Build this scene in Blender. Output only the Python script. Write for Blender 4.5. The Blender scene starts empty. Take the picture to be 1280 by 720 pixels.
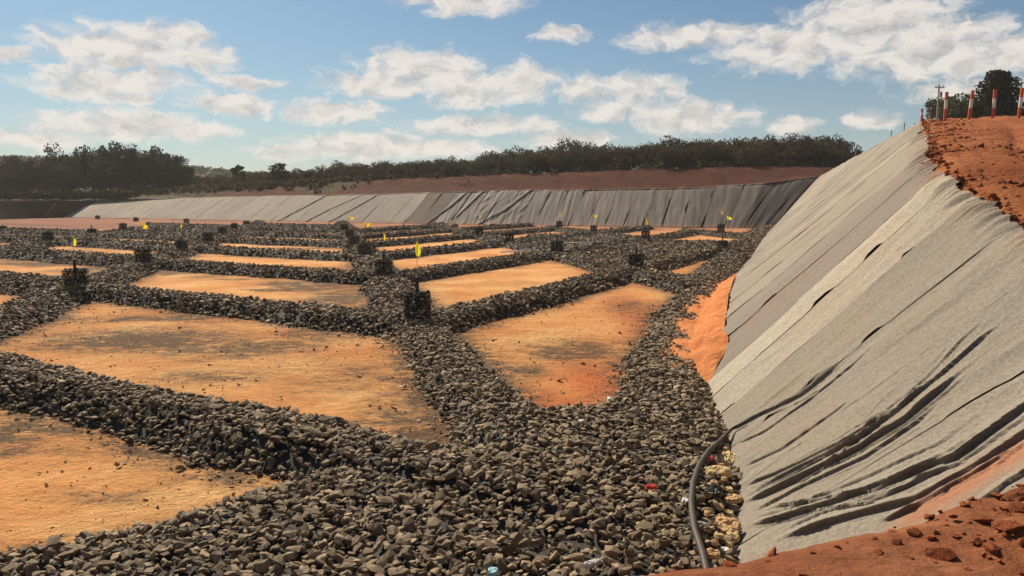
import bpy, bmesh, math, random
import numpy as np
from mathutils import Vector, Matrix

rnd = random.Random(7)
rng = np.random.default_rng(7)
sc = bpy.context.scene
col = sc.collection

# ------------------------------------------------------------------ camera, sky, sun, exposure
CAM_H, FOC, PITCH = 4.2, 949.0, math.atan(112 / 949.0)
SUN_AZ, SUN_EL = -30.0, 39.0           # degrees: left of straight ahead, above the horizon

cd = bpy.data.cameras.new('camera'); cam = bpy.data.objects.new('camera', cd); col.objects.link(cam)
cam.location = (0, 0, CAM_H); cam.rotation_euler = (math.pi / 2 - PITCH, 0, 0)
cd.sensor_width = 36; cd.lens = FOC / 1280 * 36; cd.clip_start = 0.1; cd.clip_end = 9000
sc.camera = cam

sd = bpy.data.lights.new('sun', 'SUN'); sun = bpy.data.objects.new('sun', sd); col.objects.link(sun)
sd.energy = 5.0; sd.angle = math.radians(0.6); sd.color = (1.0, 0.87, 0.70)
sdir = Vector((math.sin(math.radians(SUN_AZ)) * math.cos(math.radians(SUN_EL)),
               math.cos(math.radians(SUN_AZ)) * math.cos(math.radians(SUN_EL)), math.sin(math.radians(SUN_EL))))
sun.rotation_euler = sdir.to_track_quat('Z', 'Y').to_euler(); sun.location = (-40, 60, 80)

vs = sc.view_settings
vs.view_transform = 'Standard'; vs.look = 'None'; vs.exposure = 0.62; vs.gamma = 1; vs.use_curve_mapping = False
sc.render.engine = 'CYCLES'
sc.cycles.max_bounces = 5; sc.cycles.diffuse_bounces = 3; sc.cycles.glossy_bounces = 2
sc.cycles.transparent_max_bounces = 6; sc.cycles.transmission_bounces = 2


def ray(px, py):
    a = (px - 640) / FOC; b = -(py - 360) / FOC
    return np.array([a, math.cos(PITCH) + b * math.sin(PITCH), -math.sin(PITCH) + b * math.cos(PITCH)])


def g(px, py, z=0.0):
    """survey point: where the sight line meets the level z"""
    r = ray(px, py); t = (z - CAM_H) / r[2]
    return np.array([r[0] * t, r[1] * t, z])


def project(P):
    P = np.asarray(P, float)
    x, y, z = P[..., 0], P[..., 1], P[..., 2] - CAM_H
    dep = y * math.cos(PITCH) - z * math.sin(PITCH); up = y * math.sin(PITCH) + z * math.cos(PITCH)
    dep = np.where(dep < 0.1, 0.1, dep)
    return 640 + FOC * x / dep, 360 - FOC * up / dep


# ---- world: physical sky with cumulus
W = bpy.data.worlds.new('World'); sc.world = W; W.use_nodes = True
nt = W.node_tree; nt.nodes.clear()


def N(t, **k):
    n = nt.nodes.new(t)
    for a, v in k.items(): setattr(n, a, v)
    return n


def M(op, a, b=None, c=None, clamp=False):
    n = N('ShaderNodeMath', operation=op); n.use_clamp = clamp
    for i, v in enumerate((a, b, c)):
        if v is None: continue
        if isinstance(v, (int, float)): n.inputs[i].default_value = v
        else: nt.links.new(v, n.inputs[i])
    return n.outputs[0]


def sstep(x, lo, hi):
    n = N('ShaderNodeMapRange', interpolation_type='SMOOTHSTEP')
    nt.links.new(x, n.inputs[0]); n.inputs[1].default_value = lo; n.inputs[2].default_value = hi
    return n.outputs[0]


sky = N('ShaderNodeTexSky', sky_type='NISHITA'); sky.sun_disc = False
sky.sun_elevation = math.radians(SUN_EL); sky.sun_rotation = math.radians(SUN_AZ)
sky.air_density = 1.0; sky.dust_density = 0.9; sky.ozone_density = 1.6; sky.altitude = 600
tc = N('ShaderNodeTexCoord')
sep = N('ShaderNodeSeparateXYZ'); nt.links.new(tc.outputs['Generated'], sep.inputs[0])
X, Y, Z = sep.outputs
az = M('ARCTAN2', X, Y)
hor = M('SQRT', M('ADD', M('MULTIPLY', X, X), M('MULTIPLY', Y, Y)))
el = M('DIVIDE', Z, M('MAXIMUM', hor, 0.02))
comb = N('ShaderNodeCombineXYZ'); nt.links.new(az, comb.inputs[0]); nt.links.new(el, comb.inputs[1])


def noise(scale, detail, rough, vec, z=0.0, sx=1.0, sy=1.0):
    mp = N('ShaderNodeMapping'); nt.links.new(vec, mp.inputs[0])
    mp.inputs['Scale'].default_value = (sx, sy, 1); mp.inputs['Location'].default_value = (0, 0, z)
    n = N('ShaderNodeTexNoise'); nt.links.new(mp.outputs[0], n.inputs['Vector'])
    n.inputs['Scale'].default_value = scale; n.inputs['Detail'].default_value = detail; n.inputs['Roughness'].default_value = rough
    return n


# domain warp gives billowed edges
wn = noise(22, 5, 0.6, comb.outputs[0], 3.1, 1, 1.6)
vm = N('ShaderNodeVectorMath', operation='MULTIPLY_ADD')
nt.links.new(wn.outputs['Color'], vm.inputs[0]); vm.inputs[1].default_value = (0.075, 0.032, 0); vm.inputs[2].default_value = (-0.0375, -0.016, 0)
va = N('ShaderNodeVectorMath', operation='ADD'); nt.links.new(comb.outputs[0], va.inputs[0]); nt.links.new(vm.outputs[0], va.inputs[1])
# (azimuth px, height px, half width, half height) of the clouds seen from the site
CL = [(150, 62, 78, 26), (215, 48, 45, 20), (258, 76, 36, 16), (118, 106, 62, 22), (172, 124, 30, 9), (185, 98, 40, 16), (288, 130, 52, 15), (12, 70, 22, 9),
      (525, 88, 78, 28), (470, 105, 70, 18), (585, 112, 62, 24), (655, 104, 44, 24), (730, 112, 42, 20), (800, 112, 52, 20),
      (860, 146, 78, 20), (770, 138, 50, 12), (600, 156, 90, 13), (425, 140, 60, 15), (1080, 34, 88, 42), (1010, 58, 110, 28), (1150, 60, 90, 34),
      (870, 44, 90, 16), (705, 43, 36, 11), (575, 4, 72, 14), (1225, 72, 60, 24), (1215, 112, 70, 12), (150, 158, 100, 17), (30, 172, 60, 12),
      (240, 165, 50, 10), (450, 182, 95, 18), (560, 184, 60, 12), (715, 172, 62, 10), (1088, 150, 30, 11), (992, 158, 26, 10), (1300, 60, 50, 24), (380, 190, 60, 10), (300, 104, 40, 8)]
best = None; hgt = None
for (cx, cy, rx, ry) in CL:
    r = ray(cx, cy); a0 = math.atan2(r[0], r[1]); e0 = r[2] / math.hypot(r[0], r[1])
    kx = FOC / (rx * 1.12); ky = FOC / (ry * 1.12)
    mm = N('ShaderNodeVectorMath', operation='MULTIPLY_ADD'); nt.links.new(va.outputs[0], mm.inputs[0])
    mm.inputs[1].default_value = (kx, ky, 0); mm.inputs[2].default_value = (-a0 * kx, -e0 * ky, 0)
    dp = N('ShaderNodeVectorMath', operation='DOT_PRODUCT'); nt.links.new(mm.outputs[0], dp.inputs[0]); nt.links.new(mm.outputs[0], dp.inputs[1])
    best = dp.outputs['Value'] if best is None else M('MINIMUM', best, dp.outputs['Value'])
blob = M('SUBTRACT', 1.0, M('MINIMUM', best, 2.2))
# the rest of the sky carries the same kind of cumulus
gen = noise(5.5, 3, 0.5, comb.outputs[0], 9.0, 1, 3.2)
genv = M('MULTIPLY_ADD', gen.outputs[0], 9.0, -5.2)
out_az = sstep(M('ABSOLUTE', az), 0.60, 0.80); out_el = sstep(el, 0.27, 0.36)
outm = M('MAXIMUM', out_az, out_el)
mixd = N('ShaderNodeMix', data_type='FLOAT'); nt.links.new(outm, mixd.inputs[0]); nt.links.new(blob, mixd.inputs[2]); nt.links.new(M('MINIMUM', genv, 1.0), mixd.inputs[3])
fb = noise(30, 7, 0.62, va.outputs[0], 1.7, 1, 1.5)
dens = M('ADD', mixd.outputs[0], M('MULTIPLY_ADD', fb.outputs[0], 3.0, -1.55))
cover = sstep(dens, -0.30, 0.85)
# relief: same noise looked up a little towards the sun (up-left) gives lit tops and grey undersides
sh = N('ShaderNodeVectorMath', operation='ADD'); nt.links.new(va.outputs[0], sh.inputs[0]); sh.inputs[1].default_value = (-0.008, 0.014, 0)
fb2 = noise(30, 5, 0.6, sh.outputs[0], 1.7, 1, 1.5)
rel = M('MULTIPLY_ADD', M('SUBTRACT', fb.outputs[0], fb2.outputs[0]), 3.0, 0.82)
thick = M('MULTIPLY', M('MAXIMUM', dens, 0.0), 0.13)
lit = M('SUBTRACT', rel, thick, clamp=True)
ccol = N('ShaderNodeMix', data_type='RGBA'); nt.links.new(lit, ccol.inputs[0])
ccol.inputs[6].default_value = (5.2, 4.95, 4.8, 1); ccol.inputs[7].default_value = (8.3, 7.75, 7.15, 1)
# haze: pale veil low over the horizon
veil = M('MULTIPLY', M('POWER', 2.718, M('MULTIPLY', M('ABSOLUTE', el), -9.5)), 0.74)
skyt = N('ShaderNodeMix', data_type='RGBA', blend_type='MULTIPLY'); skyt.inputs[0].default_value = 1.0
nt.links.new(sky.outputs[0], skyt.inputs[6]); skyt.inputs[7].default_value = (0.47, 0.64, 0.70, 1)
hz = N('ShaderNodeMix', data_type='RGBA'); nt.links.new(veil, hz.inputs[0]); nt.links.new(skyt.outputs[2], hz.inputs[6]); hz.inputs[7].default_value = (5.3, 5.25, 5.0, 1)
fin = N('ShaderNodeMix', data_type='RGBA'); nt.links.new(M('MULTIPLY', cover, 0.92), fin.inputs[0]); nt.links.new(hz.outputs[2], fin.inputs[6]); nt.links.new(ccol.outputs[2], fin.inputs[7])
bg = N('ShaderNodeBackground'); nt.links.new(fin.outputs[2], bg.inputs[0]); bg.inputs[1].default_value = 0.066
wo = N('ShaderNodeOutputWorld'); nt.links.new(bg.outputs[0], wo.inputs[0])

# ------------------------------------------------------------------ helpers


def tag(o, label=None, cat=None, group=None, kind=None):
    if label: o['label'] = label
    if cat: o['category'] = cat
    if group: o['group'] = group
    if kind: o['kind'] = kind
    return o


def empty(name, loc=(0, 0, 0), rz=0.0):
    o = bpy.data.objects.new(name, None); o.location = loc; o.rotation_euler = (0, 0, rz); o.empty_display_size = 0.3
    col.objects.link(o); return o


def link(name, me, mat=None, parent=None):
    o = bpy.data.objects.new(name, me); col.objects.link(o)
    if mat is not None and len(me.materials) == 0: me.materials.append(mat)
    if parent is not None: o.parent = parent
    return o


def mesh_np(name, V, F, smooth=False):
    """V (n,3); F (m,k) equal sized faces, or list of such arrays"""
    V = np.asarray(V, np.float32)
    Fs = F if isinstance(F, list) else [F]
    Fs = [np.asarray(f, np.int32) for f in Fs if len(f)]
    me = bpy.data.meshes.new(name)
    me.vertices.add(len(V)); me.vertices.foreach_set('co', V.ravel())
    nl = sum(f.size for f in Fs); npoly = sum(len(f) for f in Fs)
    me.loops.add(nl); me.polygons.add(npoly)
    me.loops.foreach_set('vertex_index', np.concatenate([f.ravel() for f in Fs]))
    tot = np.concatenate([np.full(len(f), f.shape[1], np.int32) for f in Fs])
    me.polygons.foreach_set('loop_start', np.concatenate([[0], np.cumsum(tot)[:-1]]).astype(np.int32))
    me.polygons.foreach_set('loop_total', tot)
    me.polygons.foreach_set('use_smooth', np.full(npoly, smooth))
    me.update(calc_edges=True); me.validate()
    return me


def grid_faces(nu, nv):
    i = np.arange(nu * nv).reshape(nu, nv)
    return np.stack([i[:-1, :-1], i[1:, :-1], i[1:, 1:], i[:-1, 1:]], -1).reshape(-1, 4)


def attr(me, name, vals):
    a = me.attributes.new(name, 'FLOAT', 'POINT'); a.data.foreach_set('value', np.asarray(vals, np.float32).ravel())


def h2(i, j, s):
    n = (i.astype(np.int64) * 374761393 + j.astype(np.int64) * 668265263 + s * 1442695041) & 0x7fffffff
    n = ((n ^ (n >> 13)) * 1274126177) & 0x7fffffff
    n = n ^ (n >> 16)
    return (n % 65536) / 65535.0


def vnoise(x, y, s=0):
    x = np.asarray(x, float); y = np.asarray(y, float)
    i = np.floor(x); j = np.floor(y); u = x - i; v = y - j
    u = u * u * (3 - 2 * u); v = v * v * (3 - 2 * v)
    return (h2(i, j, s) * (1 - u) + h2(i + 1, j, s) * u) * (1 - v) + (h2(i, j + 1, s) * (1 - u) + h2(i + 1, j + 1, s) * u) * v


def fbm(x, y, s=0, o=4):
    t = 0; a = .5; x = np.asarray(x, float); y = np.asarray(y, float)
    for k in range(o):
        t = t + a * (vnoise(x, y, s + k * 17) - .5); x = x * 2.03 + 3.1; y = y * 2.03 + 7.7; a *= .5
    return t


def smooth01(x): x = np.clip(x, 0, 1); return x * x * (3 - 2 * x)


def box_bm(bm, c, s, rot=None):
    m = Matrix.Translation(c) @ (rot.to_4x4() if rot is not None else Matrix()) @ Matrix.Diagonal((*s, 1))
    return bmesh.ops.create_cube(bm, size=1, matrix=m)


def bm_mesh(bm, name, smooth=False):
    me = bpy.data.meshes.new(name); bm.to_mesh(me); bm.free()
    if smooth: me.polygons.foreach_set('use_smooth', [True] * len(me.polygons))
    return me


def tube_np(pts, rad, sides=8, cap=True):
    P = np.asarray(pts, float); n = len(P); rad = np.broadcast_to(rad, n)
    T = np.gradient(P, axis=0); T /= np.linalg.norm(T, axis=1)[:, None] + 1e-9
    ref = np.array([0.0, 0, 1]); V = []
    for k in range(n):
        t = T[k]; r0 = ref if abs(t @ ref) < .95 else np.array([1.0, 0, 0])
        a = np.cross(t, r0); a /= np.linalg.norm(a); b = np.cross(t, a)
        th = np.linspace(0, 2 * math.pi, sides, endpoint=False)
        V.append(P[k] + rad[k] * (np.cos(th)[:, None] * a + np.sin(th)[:, None] * b))
    V = np.concatenate(V); F = []
    for k in range(n - 1):
        for s in range(sides):
            F.append((k * sides + s, k * sides + (s + 1) % sides, (k + 1) * sides + (s + 1) % sides, (k + 1) * sides + s))
    Fs = [np.array(F)]
    if cap: Fs.append(np.array([list(range(sides))[::-1], list(range((n - 1) * sides, n * sides))]))
    return V, Fs


# ------------------------------------------------------------------ materials
MT = {}


class NT:
    def __init__(self, name, rough=0.9, spec=0.2):
        m = bpy.data.materials.new(name); m.use_nodes = True; self.m = m; self.t = m.node_tree
        self.b = self.t.nodes['Principled BSDF']; self.b.inputs['Roughness'].default_value = rough
        self.b.inputs['Specular IOR Level'].default_value = spec; MT[name] = m
        self.out = self.t.nodes['Material Output']

    def n(self, t, **k):
        x = self.t.nodes.new(t)
        for a, v in k.items(): setattr(x, a, v)
        return x

    def l(self, a, b): self.t.links.new(a, b)

    def coord(self, kind='Object', scale=(1, 1, 1), rot=(0, 0, 0)):
        c = self.n('ShaderNodeTexCoord'); m = self.n('ShaderNodeMapping'); self.l(c.outputs[kind], m.inputs[0])
        m.inputs['Scale'].default_value = scale; m.inputs['Rotation'].default_value = rot; return m.outputs[0]

    def noise(self, scale, detail=4, rough=.55, vec=None, dist=0.0):
        x = self.n('ShaderNodeTexNoise'); x.inputs['Scale'].default_value = scale; x.inputs['Detail'].default_value = detail
        x.inputs['Roughness'].default_value = rough; x.inputs['Distortion'].default_value = dist
        self.l(vec if vec is not None else self.coord(), x.inputs['Vector']); return x.outputs[0]

    def ramp(self, fac, stops):
        r = self.n('ShaderNodeValToRGB'); e = r.color_ramp.elements
        while len(e) < len(stops): e.new(.5)
        for q, (p, c) in zip(e, stops): q.position = p; q.color = (*c, 1) if len(c) == 3 else c
        self.l(fac, r.inputs[0]); return r.outputs[0]

    def mr(self, x, lo, hi, a=0.0, b=1.0):
        n = self.n('ShaderNodeMapRange'); self.l(x, n.inputs[0])
        for i, v in enumerate((lo, hi, a, b)): n.inputs[i + 1].default_value = v
        return n.outputs[0]

    def mix(self, f, a, b, bt='MIX'):
        n = self.n('ShaderNodeMix', data_type='RGBA', blend_type=bt)
        for i, v in ((0, f), (6, a), (7, b)):
            if isinstance(v, (int, float)): n.inputs[i].default_value = v
            elif isinstance(v, tuple): n.inputs[i].default_value = (*v, 1)
            else: self.l(v, n.inputs[i])
        return n.outputs[2]

    def math(self, op, a, b):
        n = self.n('ShaderNodeMath', operation=op)
        for i, v in enumerate((a, b)):
            if isinstance(v, (int, float)): n.inputs[i].default_value = v
            else: self.l(v, n.inputs[i])
        return n.outputs[0]

    def attr(self, name):
        a = self.n('ShaderNodeAttribute'); a.attribute_name = name; return a.outputs['Fac']

    def color(self, c):
        if isinstance(c, tuple): self.b.inputs['Base Color'].default_value = (*c, 1)
        else: self.l(c, self.b.inputs['Base Color'])
        return self

    def bump(self, h, dist, strength=1.0):
        b = self.n('ShaderNodeBump'); b.inputs['Distance'].default_value = dist; b.inputs['Strength'].default_value = strength
        self.l(h, b.inputs['Height']); self.l(b.outputs[0], self.b.inputs['Normal']); return self


# floor soil: ochre-orange laterite, dust smudges, red wet-looking areas, machine scratches
m = NT('floor_soil', .95, .1)
c = m.coord()
n1 = m.noise(.35, 5, .6, c); n2 = m.noise(3.2, 6, .65, c)
base = m.ramp(n1, [(.3, (.56, .225, .072)), (.48, (.72, .345, .118)), (.66, (.82, .48, .195))])
base = m.mix(m.mr(n2, .35, .75, 0, .42), base, (.42, .165, .06))
base = m.mix(m.attr('red'), base, m.mix(n2, (.50, .125, .036), (.68, .21, .066)))
base = m.mix(m.attr('clay'), base, m.mix(n1, (.22, .085, .052), (.34, .145, .09)))
st = m.noise(2.2, 6, .7, m.coord(scale=(.7, 1.25, 1), rot=(0, 0, .35)))
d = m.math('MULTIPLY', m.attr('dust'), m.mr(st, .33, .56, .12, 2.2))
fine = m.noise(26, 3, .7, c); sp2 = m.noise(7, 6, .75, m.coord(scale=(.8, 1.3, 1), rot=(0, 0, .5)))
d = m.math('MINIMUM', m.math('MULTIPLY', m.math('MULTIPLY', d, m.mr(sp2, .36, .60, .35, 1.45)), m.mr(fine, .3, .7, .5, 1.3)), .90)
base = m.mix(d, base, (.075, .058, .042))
m.color(base)
wv = m.n('ShaderNodeTexWave'); wv.inputs['Scale'].default_value = 2.1; wv.inputs['Distortion'].default_value = 9; wv.inputs['Detail'].default_value = 5; wv.inputs['Detail Scale'].default_value = 1.3
m.l(m.coord(rot=(0, 0, 1.15)), wv.inputs['Vector'])
hh = m.math('ADD', m.math('MULTIPLY', n2, 1.0), m.math('ADD', m.math('ADD', m.math('MULTIPLY', wv.outputs['Fac'], .03), m.math('MULTIPLY', sp2, .45)), m.math('MULTIPLY', fine, .35)))
m.bump(hh, .16, 1.0)

# red earth of ramp, near bank, cut slope
def red_soil(name, a, b, c3, sc1=.6, bd=.12):
    m = NT(name, .95, .1); c = m.coord()
    n1 = m.noise(sc1, 6, .62, c); n2 = m.noise(9, 6, .7, c)
    k = m.ramp(n1, [(.28, a), (.5, b), (.72, c3)])
    k = m.mix(m.mr(n2, .35, .75, 0, .6), k, tuple(v * .55 for v in a))
    m.color(k); m.bump(m.math('ADD', n1, m.math('MULTIPLY', n2, .5)), bd, .9); return m.m
red_soil('ramp_soil', (.28, .080, .030), (.41, .135, .048), (.50, .20, .075), .45, .35)
red_soil('bank_soil', (.14, .046, .020), (.205, .072, .032), (.27, .110, .052), 2.2, .06)
red_soil('clod_soil', (.17, .045, .018), (.26, .072, .028), (.33, .11, .044), 2.5, .03)
red_soil('cut_soil', (.085, .028, .016), (.14, .043, .023), (.20, .068, .034), .30, 1.4)
red_soil('apron_soil', (.46, .15, .05), (.60, .225, .078), (.68, .29, .11), 1.6, .16)

# crushed basalt
def rock(name, a, b, c3, dark):
    m = NT(name, .85, .25); geo = m.n('ShaderNodeNewGeometry')
    k = m.ramp(geo.outputs['Random Per Island'], [(0, a), (.35, b), (.8, c3), (1, tuple(v * 1.35 for v in c3))])
    n1 = m.noise(14, 5, .65); k = m.mix(m.mr(n1, .35, .7, 0, .7), k, dark)
    m.color(k); m.bump(m.noise(30, 4, .6), .02, .6); return m.m
rock('basalt', (.105, .078, .049), (.205, .150, .090), (.33, .240, .145), (.085, .066, .045))
rock('basalt_gap_shade', (.02, .018, .016), (.03, .026, .022), (.04, .034, .028), (.018, .016, .015))  # blackened basalt: shade between the stones put into the bed colour
rock('cage_basalt_shaded', (.016, .014, .012), (.026, .021, .018), (.038, .031, .025), (.012, .011, .010))  # same basalt darkened, backlit shade of the cages painted in

def textile(name, rough=.95, spk=.45, spec=.1):
    m = NT(name, rough, spec); oi = m.n('ShaderNodeObjectInfo'); c = m.coord()
    sp = m.noise(24, 4, .85, c); big = m.noise(.55, 5, .6, c); mid = m.noise(5, 4, .6, c)
    k = m.mix(m.mr(sp, .36, .64, 0, spk), oi.outputs['Color'], (.085, .074, .058))
    k = m.mix(m.mr(big, .5, .78, 0, .42), k, (.215, .17, .125))
    k = m.mix(m.mr(mid, .48, .8, 0, .30), k, (.17, .15, .125))
    k = m.mix(m.attr('reddust'), k, m.mix(m.mr(sp, .3, .7), (.30, .125, .06), (.42, .19, .105)))
    m.color(k); m.bump(m.math('ADD', sp, m.math('MULTIPLY', mid, 1.5)), .03, .7); return m
textile('geotextile', .95, .6)
m = textile('wrinkled_liner', .75, .3, .15)
m = NT('black_liner', .5, .4); m.color((.012, .012, .012)); m.bump(m.noise(2, 4, .6), .1, .6)
m = NT('shaded_liner', 1.0, 0.0); m.color(m.mix(m.noise(.6, 5, .6), (.030, .020, .016), (.055, .038, .030))); m.bump(m.noise(1.2, 5, .6), .2, .6)  # dark liner, shade of the left slope also put into its colour

m = NT('grass', .95, .1)
m.color(m.mix(m.noise(.06, 6, .65), m.mix(m.noise(1.2, 4, .6), (.035, .035, .016), (.075, .06, .028)), (.10, .058, .030))); m.bump(m.noise(1.5, 5, .7), .6, 1)


def leaf(name, a, b, tr=.25):
    m = NT(name, .8, .15); geo = m.n('ShaderNodeNewGeometry'); oi = m.n('ShaderNodeObjectInfo')
    k = m.mix(geo.outputs['Random Per Island'], a, b)
    k = m.mix(m.mr(oi.outputs['Random'], 0, 1, 0, .5), k, tuple(v * .6 for v in a)); m.color(k)
    t = m.n('ShaderNodeBsdfTranslucent'); m.l(k, t.inputs[0]); mx = m.n('ShaderNodeMixShader'); mx.inputs[0].default_value = tr
    m.l(m.b.outputs[0], mx.inputs[1]); m.l(t.outputs[0], mx.inputs[2]); m.l(mx.outputs[0], m.out.inputs[0]); return m.m
leaf('leaf_dark', (.020, .023, .011), (.042, .042, .019), .3)
leaf('leaf_scrub', (.050, .041, .024), (.088, .067, .037), .35)
leaf('leaf_brush', (.045, .038, .020), (.085, .062, .032))
leaf('leaf_green', (.050, .062, .024), (.085, .088, .034))
m = NT('bark', .95, .1); m.color(m.mix(m.noise(5, 5, .6), (.05, .036, .026), (.10, .075, .055))); m.bump(m.noise(8), .03)
m = NT('white_paint', .7, .25); m.color(m.mix(m.mr(m.noise(9, 5, .6), .5, .75), (.72, .68, .62), (.42, .32, .25)))
m = NT('red_paint', .7, .25); m.color(m.mix(m.mr(m.noise(9, 5, .6), .5, .75), (.56, .10, .04), (.34, .11, .06)))
m = NT('stake_wood', .9, .1); m.color(m.mix(m.noise(9), (.46, .38, .28), (.62, .54, .42)))
m = NT('grey_concrete', .9, .15); m.color(m.mix(m.noise(5), (.26, .24, .22), (.38, .35, .32)))
m = NT('wire', .5, .4); m.color((.06, .055, .05))
m = NT('pipe_black', .55, .35); m.color(m.mix(m.noise(6), (.015, .015, .015), (.035, .03, .027)))
m = NT('pipe_white', .5, .4); m.color((.72, .68, .6))
m = NT('hose_rubber', .6, .3); m.color(m.mix(m.noise(6, 5), (.035, .028, .022), (.075, .055, .04)))
def flagmat(name, c):
    m = NT(name, .8, .2); m.color(c); t = m.n('ShaderNodeBsdfTranslucent'); t.inputs[0].default_value = (*c, 1)
    mx = m.n('ShaderNodeMixShader'); mx.inputs[0].default_value = .42; m.l(m.b.outputs[0], mx.inputs[1]); m.l(t.outputs[0], mx.inputs[2]); m.l(mx.outputs[0], m.out.inputs[0])
flagmat('flag_yellow', (.85, .60, .03)); flagmat('flag_lime', (.82, .74, .05)); flagmat('flag_white', (.8, .78, .72))
def plain(name, a, b, r=.85):
    m = NT(name, r, .2); m.color(m.mix(m.noise(14, 4, .6), a, b)); m.bump(m.noise(18, 4, .6), .02); return m.m
plain('foam_yellow', (.40, .27, .11), (.64, .50, .26)); plain('foam_orange', (.42, .22, .09), (.58, .40, .21)); plain('rag_pink', (.50, .06, .13), (.62, .16, .22)); plain('bag_black', (.012, .012, .013), (.03, .03, .03), .35)
plain('scrap_white', (.65, .62, .56), (.8, .78, .72)); plain('scrap_red', (.6, .04, .04), (.65, .08, .06)); plain('scrap_blue', (.25, .45, .5), (.35, .55, .6))

# ------------------------------------------------------------------ layout: grid of drains on the cell floor
O = np.array([-2.877, 23.445]); U = np.array([12.79, 4.133]); Vv = np.array([-3.371, 13.733])
def node(k, r): return O + k * U + r * Vv

FOOT = np.array([(37, 108), (30.5, 91), (24.35, 74.6), (16.09, 51.7), (10.2, 36.3), (6.88, 26.9), (4.50, 19.0), (3.92, 15.7), (3.50, 12.85), (3.03, 10.5), (2.18, 8.03), (1.9, 5.5), (1.4, 2.5), (.9, -2)], float)
CREST = np.array([(47.3, 118, 7.6), (38.6, 90, 8.3), (33.8, 70.8, 9.35), (25.3, 48, 9.0), (17.85, 33.65, 7.14), (13.35, 24.9, 6.0), (9.55, 17.8, 5.1), (8.3, 14.8, 4.66), (7.75, 12.3, 3.98), (7.1, 10.0, 3.52), (6.8, 7.6, 3.2), (6.4, 5, 3.0), (6, 2, 2.85), (5.5, -3, 2.75)], float)

segs = []   # (p, q, half width, height)
segs.append((node(0, -1.15) + np.array([.35, 0]), node(0, .1), 1.02, .48))
for k, r0, r1 in ((0, 0.0, 7.5), (-1, -.8, 7.9), (1, .5, 6.4), (2, 1.75, 5.2), (-2, .6, 5.6), (3, 2.7, 4.2), (-3, 2.5, 4.6)):
    segs.append((node(k, r0), node(k, r1), 1.35, .50))
for k in (0, -1, -2):
    for r in range(-1, 7):
        if k < 0 and r < -k - 1: continue
        if k == -2 and r > 5: continue
        segs.append((node(k, r), node(k - 1, r + 1), 1.15 if k == 0 else 1.75, .52 if k == 0 else .6))
for k in (0, 1, 2):
    for r in range(0, 6):
        if k == 1 and r < 1: continue
        if k == 2 and r < 2: continue
        if r + 1 > 6 - k // 2: continue
        segs.append((node(k, r), node(k + 1, r + 1), 1.15, .52))
for a, b in zip(FOOT[:-3], FOOT[1:-2]):
    t = b - a; t = t / np.linalg.norm(t); nn = np.array([t[1], -t[0]])   # floor side
    nr = a[1] < 45
    segs.append((a + nn * (.55 if nr else .9), b + nn * (.55 if nr else .9), 1.2 if nr else 1.6, .38))

def poly_px(L, z=0.0): return np.array([g(x, y, z)[:2] for x, y in L])
POLYS = [
    (poly_px([(-260, 770), (0, 700), (200, 662), (345, 612), (440, 590), (570, 572), (640, 526), (690, 520), (735, 517), (775, 497), (795, 455), (810, 425), (870, 440), (890, 480), (920, 530), (945, 590), (935, 700), (930, 900), (-600, 1100)]), .34, .8),
    (poly_px([(650, 301), (700, 319), (792, 340), (806, 322), (895, 319), (905, 301), (860, 301), (800, 302), (720, 294), (655, 293)], .2), .3, 1.0),
]

def seg_dist(P, a, b):
    ab = b - a; t = np.clip(((P - a) @ ab) / (ab @ ab), 0, 1)
    return np.linalg.norm(P - (a + t[:, None] * ab), axis=1)

def in_poly(P, Q):
    ins = np.zeros(len(P), bool); n = len(Q); j = n - 1
    for i in range(n):
        c1 = (Q[i, 1] > P[:, 1]) != (Q[j, 1] > P[:, 1])
        xx = (Q[j, 0] - Q[i, 0]) * (P[:, 1] - Q[i, 1]) / (Q[j, 1] - Q[i, 1] + 1e-12) + Q[i, 0]
        ins ^= c1 & (P[:, 0] < xx); j = i
    return ins

def rock_height(P):
    """height of the heaped stone over the floor; negative outside the drains (= minus distance)"""
    P = np.asarray(P, float)
    wob = fbm(P[:, 0] / 1.3, P[:, 1] / 1.3, 5, 3) * .55 + fbm(P[:, 0] / .35, P[:, 1] / .35, 8, 2) * .22
    h = np.full(len(P), -9.0)
    for a, b, hw, ht in segs:
        d = seg_dist(P, a, b) + wob
        v = np.where(d < hw, ht * smooth01((hw - d) / (hw * .72)), -(d - hw))
        h = np.maximum(h, v)
    for Q, ht, ramp in POLYS:
        ins = in_poly(P, Q); d = np.full(len(P), 1e9)
        for i in range(len(Q)): d = np.minimum(d, seg_dist(P, Q[i - 1], Q[i]))
        d = np.where(ins, d, -d) - wob
        h = np.maximum(h, np.where(d > 0, ht * smooth01(d / ramp), d))
    return h

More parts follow.
